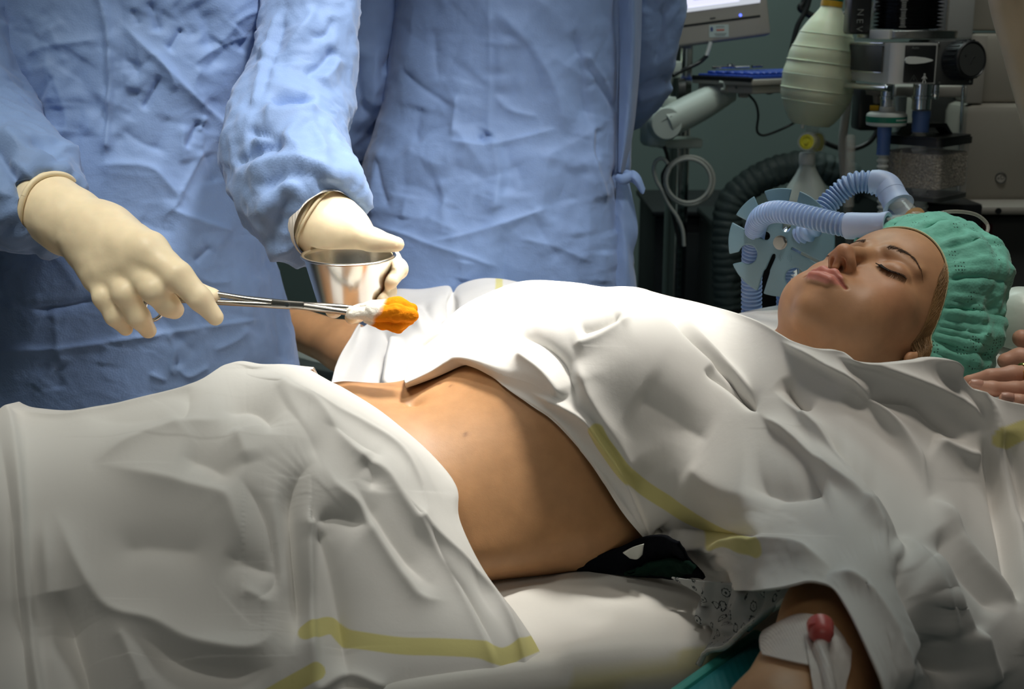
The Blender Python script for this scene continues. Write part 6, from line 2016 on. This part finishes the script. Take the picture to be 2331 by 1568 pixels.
# absorber canister
cn = empty('absorber_canister', tuple(P1(2133, 464, 1.02)), 'clear canister of pale soda lime granules with a black handled lid', 'canister')
ang = math.radians(47)
Rc = Rz(ang)
cc = P1(2133, 400, 1.02); zl = zof(334, 1.02); z0 = zof(462, 1.02)
s1, s2 = .126, .126
ccn = np.array([cc[0], 1.02, 0]) + np.array([0, math.hypot(s1, s2) / 2, 0])
ccn[0] += .001
H = zl - z0
ol = lambda w, r=.012: [(sx * (w / 2 - r) + r * math.cos(t), sy * (w / 2 - r) + r * math.sin(t)) for sx, sy, t0 in ((1, 1, 0), (-1, 1, 90), (-1, -1, 180), (1, -1, 270)) for t in np.radians(np.linspace(t0, t0 + 90, 6))]
mb = MB(); mb.prism(ol(s1), z0 + .006, zl, ccn, Rc); mb.build('canister_wall', M['thin_clear'], cn, angle=30)
mb = MB(); mb.prism(ol(s1 - .006), z0 + .022, zl - .016, ccn, Rc); mb.build('granule_fill', M['lime'], cn, label='pale granule filling', angle=30)
# single granules against the wall
gr = MB()
ico = bmesh.new(); bmesh.ops.create_icosphere(ico, subdivisions=1, radius=1); ico.verts.index_update()
iv = np.array([v.co[:] for v in ico.verts]); jf = [[v.index for v in f.verts] for f in ico.faces]; ico.free()
for k in range(2200):
    face = k % 2
    u = rng.uniform(-.053, .053); z = rng.uniform(z0 + .024, zl - .018); o_ = -(s1 / 2 - .0025)
    p = np.array([u, o_, 0]) if face == 0 else np.array([o_, u, 0])
    gr.add(iv * rng.uniform(.0013, .0020) + ccn + Rc @ p + np.array([0, 0, z]), jf)
go = gr.build('granules', M['lime'], cn); go['kind'] = 'stuff'
mb = MB(); mb.prism(ol(s1 + .006, .013), zl - .001, zl + .011, ccn, Rc); mb.prism(ol(s1 + .001, .012), zl + .011, zl + .015, ccn, Rc); mb.build('lid', M['black'], cn, angle=30)
mb = MB(); mb.prism(ol(s1 + .002, .012), z0, z0 + .008, ccn, Rc); mb.build('canister_base', M['dgrey'], cn, angle=30)
hb = ccn + np.array([0, 0, zl + .015])
mb = MB()
hp_ = [(-.050, 0), (-.036, .020), (.034, .020), (.050, 0), (.044, 0), (.030, .013), (-.032, .013), (-.044, 0)]
mb.prism(hp_, -.016, .016, hb, R_axes(x=np.r_[math.cos(.35), math.sin(.35), 0], y=(0, 0, 1)))
mb.build('lid_handle', M['black'], cn, angle=25)
MB().box(ccn + Rc @ np.array([-.0635, .012, 0]) + np.array([0, 0, (zl + z0) / 2]), (.004, .004, H - .02), Rc, .001).build('chamber_rib', M['clear'], cn)
st = MB(); pbox(st, 2060, 2200, 464, 900, 1.12, .14, .006); st.build('canister_stand', M['black'], cn)

# ------------------------------------------------------------------ monitor, its column and keyboard
mo = empty('monitor', tuple(P1(1640, 100, 1.5)), 'beige computer monitor with a lit screen and a pale sticker on its bezel', 'monitor')
Rm = R_axes(x=(.985, .12, .125), y=(-.12, .10, 1.0))
br = P1(1756, 78, 1.52)                      # lower right corner
MWd, MHt = .44, .37
ctr = br + Rm @ np.array([-MWd / 2, MHt / 2, -.018])
L3 = lambda x, y, z=0: br + Rm @ np.array([x, y, z])
MB().box(ctr, (MWd, MHt, .036), Rm, .006, 3).build('casing', M['beige'], mo)
MB().box(L3(-MWd / 2, MHt / 2 + .027, .0006), (MWd - .034, MHt - .086, .002), Rm, 0).build('screen', mat('lit_screen', (.5, .55, .7), .3, emit=(.62, .68, .95), estr=.85, bump=[('noise', 50, .0, .0)]), mo, label='lit white and pale blue screen')
sp = mat('screen_window', (.5, .5, .6), .3, emit=(.74, .74, .96), estr=.95, bump=[('noise', 50, 0, 0)])
sd_ = mat('screen_lines', (.3, .3, .4), .3, emit=(.48, .50, .78), estr=.8, bump=[('noise', 50, 0, 0)])
MB().box(L3(-.118, .1555, .0019), (.112, .16, .0006), Rm).build('screen_window', sp, mo)
MB().box(L3(-MWd / 2, .0735, .0019), (MWd - .036, .012, .0006), Rm).build('screen_bar', mat('screen_bar', (.4, .4, .4), .3, emit=(.55, .58, .66), estr=.8, bump=[('noise', 50, 0, 0)]), mo)
for k in range(5):
    MB().box(L3(-.122 + (.01 if k % 2 else 0), .0905 + k * .0085, .0025), (.075 - .012 * (k % 3), .0022, .0005), Rm).build('screen_line', sd_, mo)
MB().box(L3(-.2, .0405, .0002), (.36, .0045, .001), Rm, 0).build('bezel_slit', M['black'], mo)
MB().box(L3(-.122, .0485, .0004), (.012, .0028, .0008), Rm, 0).build('bezel_print', M['darkink'], mo)
MB().lathe([(0, 0), (.0030, 0), (.0025, .0012), (0, .0014)], L3(-.062, .0475, .0), Rm, 16).build('power_light', mat('blue_light', (.1, .1, .9), .3, emit=(.10, .16, 1.0), estr=2.5, bump=[('noise', 50, 0, 0)]), mo, label='small glowing blue power light')
Rs = Rm @ Rz(-.10)
sc = L3(-.112, .021, .0006)
stk = MB().box(sc, (.042, .0255, .0008), Rs).build('sticker', M['paper'], mo, label='pale printed sticker')
MB().lathe([(0, 0), (.0034, 0), (.0034, .0004), (0, .0004)], sc + Rs @ np.array([-.0155, .004, .0005]), Rs @ np.diag([.85, 1.5, 1]), 16).build('sticker_mark', M['blueink'], stk)
MB().box(sc + Rs @ np.array([.003, .002, .0006]), (.017, .0032, .0004), Rs).build('sticker_print', M['redink'], stk)
for yy_, w_ in ((.0085, .018), (-.0055, .026), (-.009, .022)):
    MB().box(sc + Rs @ np.array([.003, yy_, .0006]), (w_, .0012, .0004), Rs).build('sticker_print', M['dimink'], stk)

ct = empty('monitor_stand', (xof(1545, 1.55, 300), 1.57, 0), 'chrome monitor stand column with a pale jointed arm', 'stand')
c_ = MB(); c_.box(np.array([xof(1547, 1.55, 300), 1.57, .78]), (.036, .045, 1.56), Rz(.5), .006); c_.build('column', M['chrome'], ct)
c_ = MB(); c_.box(np.array([xof(1547, 1.55, 300) + .004, 1.60, .78]), (.046, .02, 1.5), Rz(.5), .003); c_.build('cable_channel', M['dgrey'], ct)
c_ = MB(); c_.box(np.array([xof(1547, 1.55, 300), 1.57, .03]), (.22, .26, .05), None, .02); c_.build('base', M['dgrey'], ct)
c_ = MB(); c_.box(L3(-MWd / 2, .14, -.05), (.10, .10, .04), Rm, .006); c_.build('monitor_mount', M['dgrey'], ct)
el = P1(1512, 282, 1.42)
c_ = MB(); c_.tube([el, P1(1560, 258, 1.44), P1(1610, 232, 1.46), P1(1660, 206, 1.48)], [.031, .033, .031, .025], 28, 6); c_.build('arm', M['pale'], ct)
ax = np.array([.12, -.98, .1])
c_ = MB(); c_.lathe([(0, -.045), (.032, -.045), (.034, -.040), (.034, .020), (.031, .024), (0, .025)], el, R_axes(z=ax, x=(1, .1, 0)), 40); c_.build('elbow_disc', M['pale'], ct)
c_ = MB(); c_.tube([el + np.array([-.012, -.025, .004]), el + np.array([.012, -.025, .018])], .0006, 6); c_.build('elbow_print', M['dgrey'], ct)
c_ = MB(); c_.box(P1(1490, 295, 1.45), (.05, .06, .07), Rz(.3), .014, 3); c_.build('elbow_block', M['pale'], ct)
c_ = MB(); c_.lathe([(0, 0), (.020, 0), (.021, .012), (.019, .018), (0, .020)], P1(1518, 232, 1.46) - np.array([0, 0, .008]), None, 28); c_.build('elbow_cap', M['pale'], ct)
c_ = MB(); c_.box(P1(1540, 324, 1.50), (.095, .07, .02), Rz(.2), .005); c_.build('collar', M['pale'], ct)
c_ = MB(); c_.box(P1(1536, 158, 1.50), (.022, .03, .035), Rz(.3), .005); c_.build('cable_clip', M['pale'], ct)
c_ = MB(); c_.tube([P1(1530, 165, 1.5), P1(1523, 195, 1.5), P1(1518, 222, 1.47)], .006, 10, 4); c_.build('short_hose', M['greycable'], ct)
MB().tube(A3([(1542, 203, 1.52), (1558, 203, 1.52)]), .022, 16, 1).build('clamp_ring', M['dgrey'], ct)

tr_ = empty('keyboard_tray', tuple(P1(1700, 190, 1.5)), 'grey keyboard tray on the jointed arm', 'tray')
cor = P1(1716, 184, 1.36)
Rt = R_axes(x=(.80, .60, .012), z=(0.0, 0, 1))
Tc = lambda u, v, w: cor + Rt @ np.array([u, v, w])
# u runs along the right side (away), v along the left front (away to the left)
MB().box(Tc(.13, .085, -.004), (.27, .17, .012), Rt, .003).build('tray_board', M['beige'], tr_)
MB().box(Tc(.13, .085, -.018), (.25, .155, .018), Rt, .004).build('tray_underside', M['beige'], tr_)
MB().box(Tc(-.004, .085, .002), (.006, .168, .009), Rt, .001).build('black_front_strip', M['black'], tr_)
MB().tube([P1(1637, 186, 1.42), P1(1648, 190, 1.42), P1(1648, 202, 1.42), P1(1641, 203, 1.42)], .0026, 8, 5).build('cable_hook', M['pale'], tr_)
for px, py in ((1676, 199), (1724, 197)):
    MB().lathe([(0, 0), (.003, 0), (.003, .0006), (0, .0006)], P1(px, py, 1.385), R_axes(z=(-.3, -1, 0), x=(1, 0, 0)), 12).build('screw_hole', M['black'], tr_)
MB().box(P1(1692, 212, 1.46), (.02, .02, .018), None, .003).build('tray_pivot', M['beige'], tr_)
kbd = empty('keyboard', tuple(Tc(.13, .085, .002)), 'keyboard under a blue cover on the grey tray', 'keyboard')
MB().box(Tc(.13, .088, .006), (.255, .145, .008), Rt, .002).build('keyboard_base', M['keyblue'], kbd)
kk = 0
for i in range(13):
    for jj in range(5):
        MB().box(Tc(.022 + i * .0182, .030 + jj * .0265, .0125), (.0145, .021, .006), Rt, .002, 1).build('key', M['keyblue'], kbd)
tag(MB().tube(A3([(1622, 154, 1.43), (1660, 153, 1.44), (1705, 152, 1.46)]), .0026, 8).build('steel_pen', M['chrome']), 'thin steel pen lying across the back of the blue keyboard', 'pen')
tag(MB().box(P1(1664, 148, 1.46), (.014, .01, .006), Rz(.4), .002).build('steel_clip', M['chrome']), 'bright steel clip above the pen on the keyboard', 'clip')
tag(MB().tube(A3([(1712, 151, 1.52), (1735, 150, 1.53)]), .003, 8).build('steel_pen', M['chrome']), 'short steel pen at the far right of the blue keyboard', 'pen')

for pts, r, mm, lab, nm in (
        ([(1618, 95, 1.50), (1613, 112, 1.50), (1608, 127, 1.50)], .0042, 'white_plastic', 'white cable plug hanging under the monitor', 'white_cable'),
        ([(1610, 126, 1.50), (1592, 142, 1.50), (1570, 153, 1.49), (1548, 163, 1.49), (1532, 172, 1.48)], .0045, 'cable', 'black wrapped cable from the white plug to the stand', 'black_cable'),
        ([(1704, 215, 1.46), (1720, 235, 1.46), (1726, 262, 1.46), (1723, 296, 1.46), (1735, 308, 1.46), (1760, 302, 1.46), (1800, 284, 1.46), (1828, 264, 1.5)], .0026, 'cable', 'thin black cord hanging under the keyboard tray', 'black_cable'),
        ([(1738, 205, 1.45), (1748, 213, 1.45), (1762, 209, 1.45), (1770, 200, 1.45)], .0022, 'cable', 'short black cord loop under the tray edge', 'black_cable'),
        ([(1510, 330, 1.46), (1518, 352, 1.46), (1520, 375, 1.46), (1508, 400, 1.46), (1515, 440, 1.46), (1530, 480, 1.46), (1548, 560, 1.46)], .0040, 'cable', 'black cable running down along the stand column', 'black_cable'),
        ([(1520, 372, 1.44), (1508, 361, 1.44), (1494, 366, 1.44), (1488, 385, 1.44), (1494, 410, 1.44), (1506, 432, 1.44), (1522, 465, 1.44), (1542, 495, 1.44), (1554, 525, 1.44), (1557, 560, 1.44)], .0042, 'greycable', 'grey cable bent round the left of the column', 'grey_cable')):
    tag(MB().tube(A3(pts), r, 10, 8).build(nm, M[mm]), lab, 'cable')
coil = []
for k in range(75):
    t = k / 74 * 2 * math.pi * 2.15 + 2.6
    rx = 52 + 6 * (k / 74) - (3 if k < 38 else 0)
    coil.append((1566 + rx * math.cos(t) + 4 * (k / 74), 412 - rx * .98 * math.sin(t), 1.43 + .0008 * k / 2))
tag(MB().tube(A3(coil), .0038, 10, 1).build('coiled_cable', M['greycable']), 'grey cable coiled in a double loop on the stand column', 'cable')

# ------------------------------------------------------------------ black cabinets by the wall
cb = empty('black_cabinet', (xof(1590, 1.95, 560), 2.15, 0), 'black cabinet standing behind the stand column', 'cabinet')
x0, x1 = xof(1492, 1.95, 480), xof(1700, 1.95, 480); zt2 = zof(484, 1.95)
MB().box(((x0 + x1) / 2, 2.15, zt2 / 2), (x1 - x0, .40, zt2 - .02), None, .004).build('carcass', M['black_rough'], cb)
MB().box(((x0 + x1) / 2, 2.145, zt2), (x1 - x0 + .02, .43, .014), None, .003).build('cabinet_top', M['black_rough'], cb)
MB().box(((x0 + x1) / 2 - .02, 1.945, zt2 / 2), (.5 * (x1 - x0), .012, zt2 - .10), None, .003).build('cabinet_door', M['black_rough'], cb)
cb2 = empty('black_trolley', (xof(1680, 1.55, 560), 1.75, 0), 'black trolley under the thick dark hose', 'trolley')
x0, x1 = xof(1640, 1.52, 520), xof(1800, 1.52, 520); zt2 = zof(505, 1.52)
MB().box(((x0 + x1) / 2, 1.68, zt2 / 2), (x1 - x0, .32, zt2 - .06), None, .01).build('carcass', M['black'], cb2)
MB().box(((x0 + x1) / 2, 1.68, zt2 - .02), (x1 - x0 + .012, .335, .02), None, .005).build('trolley_top', M['black'], cb2)
for sx in (-1, 1):
    for sy in (-1, 1):
        MB().lathe([(0, -.012), (.028, -.012), (.03, -.008), (.03, .008), (.028, .012), (0, .012)], ((x0 + x1) / 2 + sx * ((x1 - x0) / 2 - .04), 1.68 + sy * .12, .03), R_axes(z=(1, 0, 0), x=(0, 0, 1)), 20).build('caster', M['dgrey'], cb2)
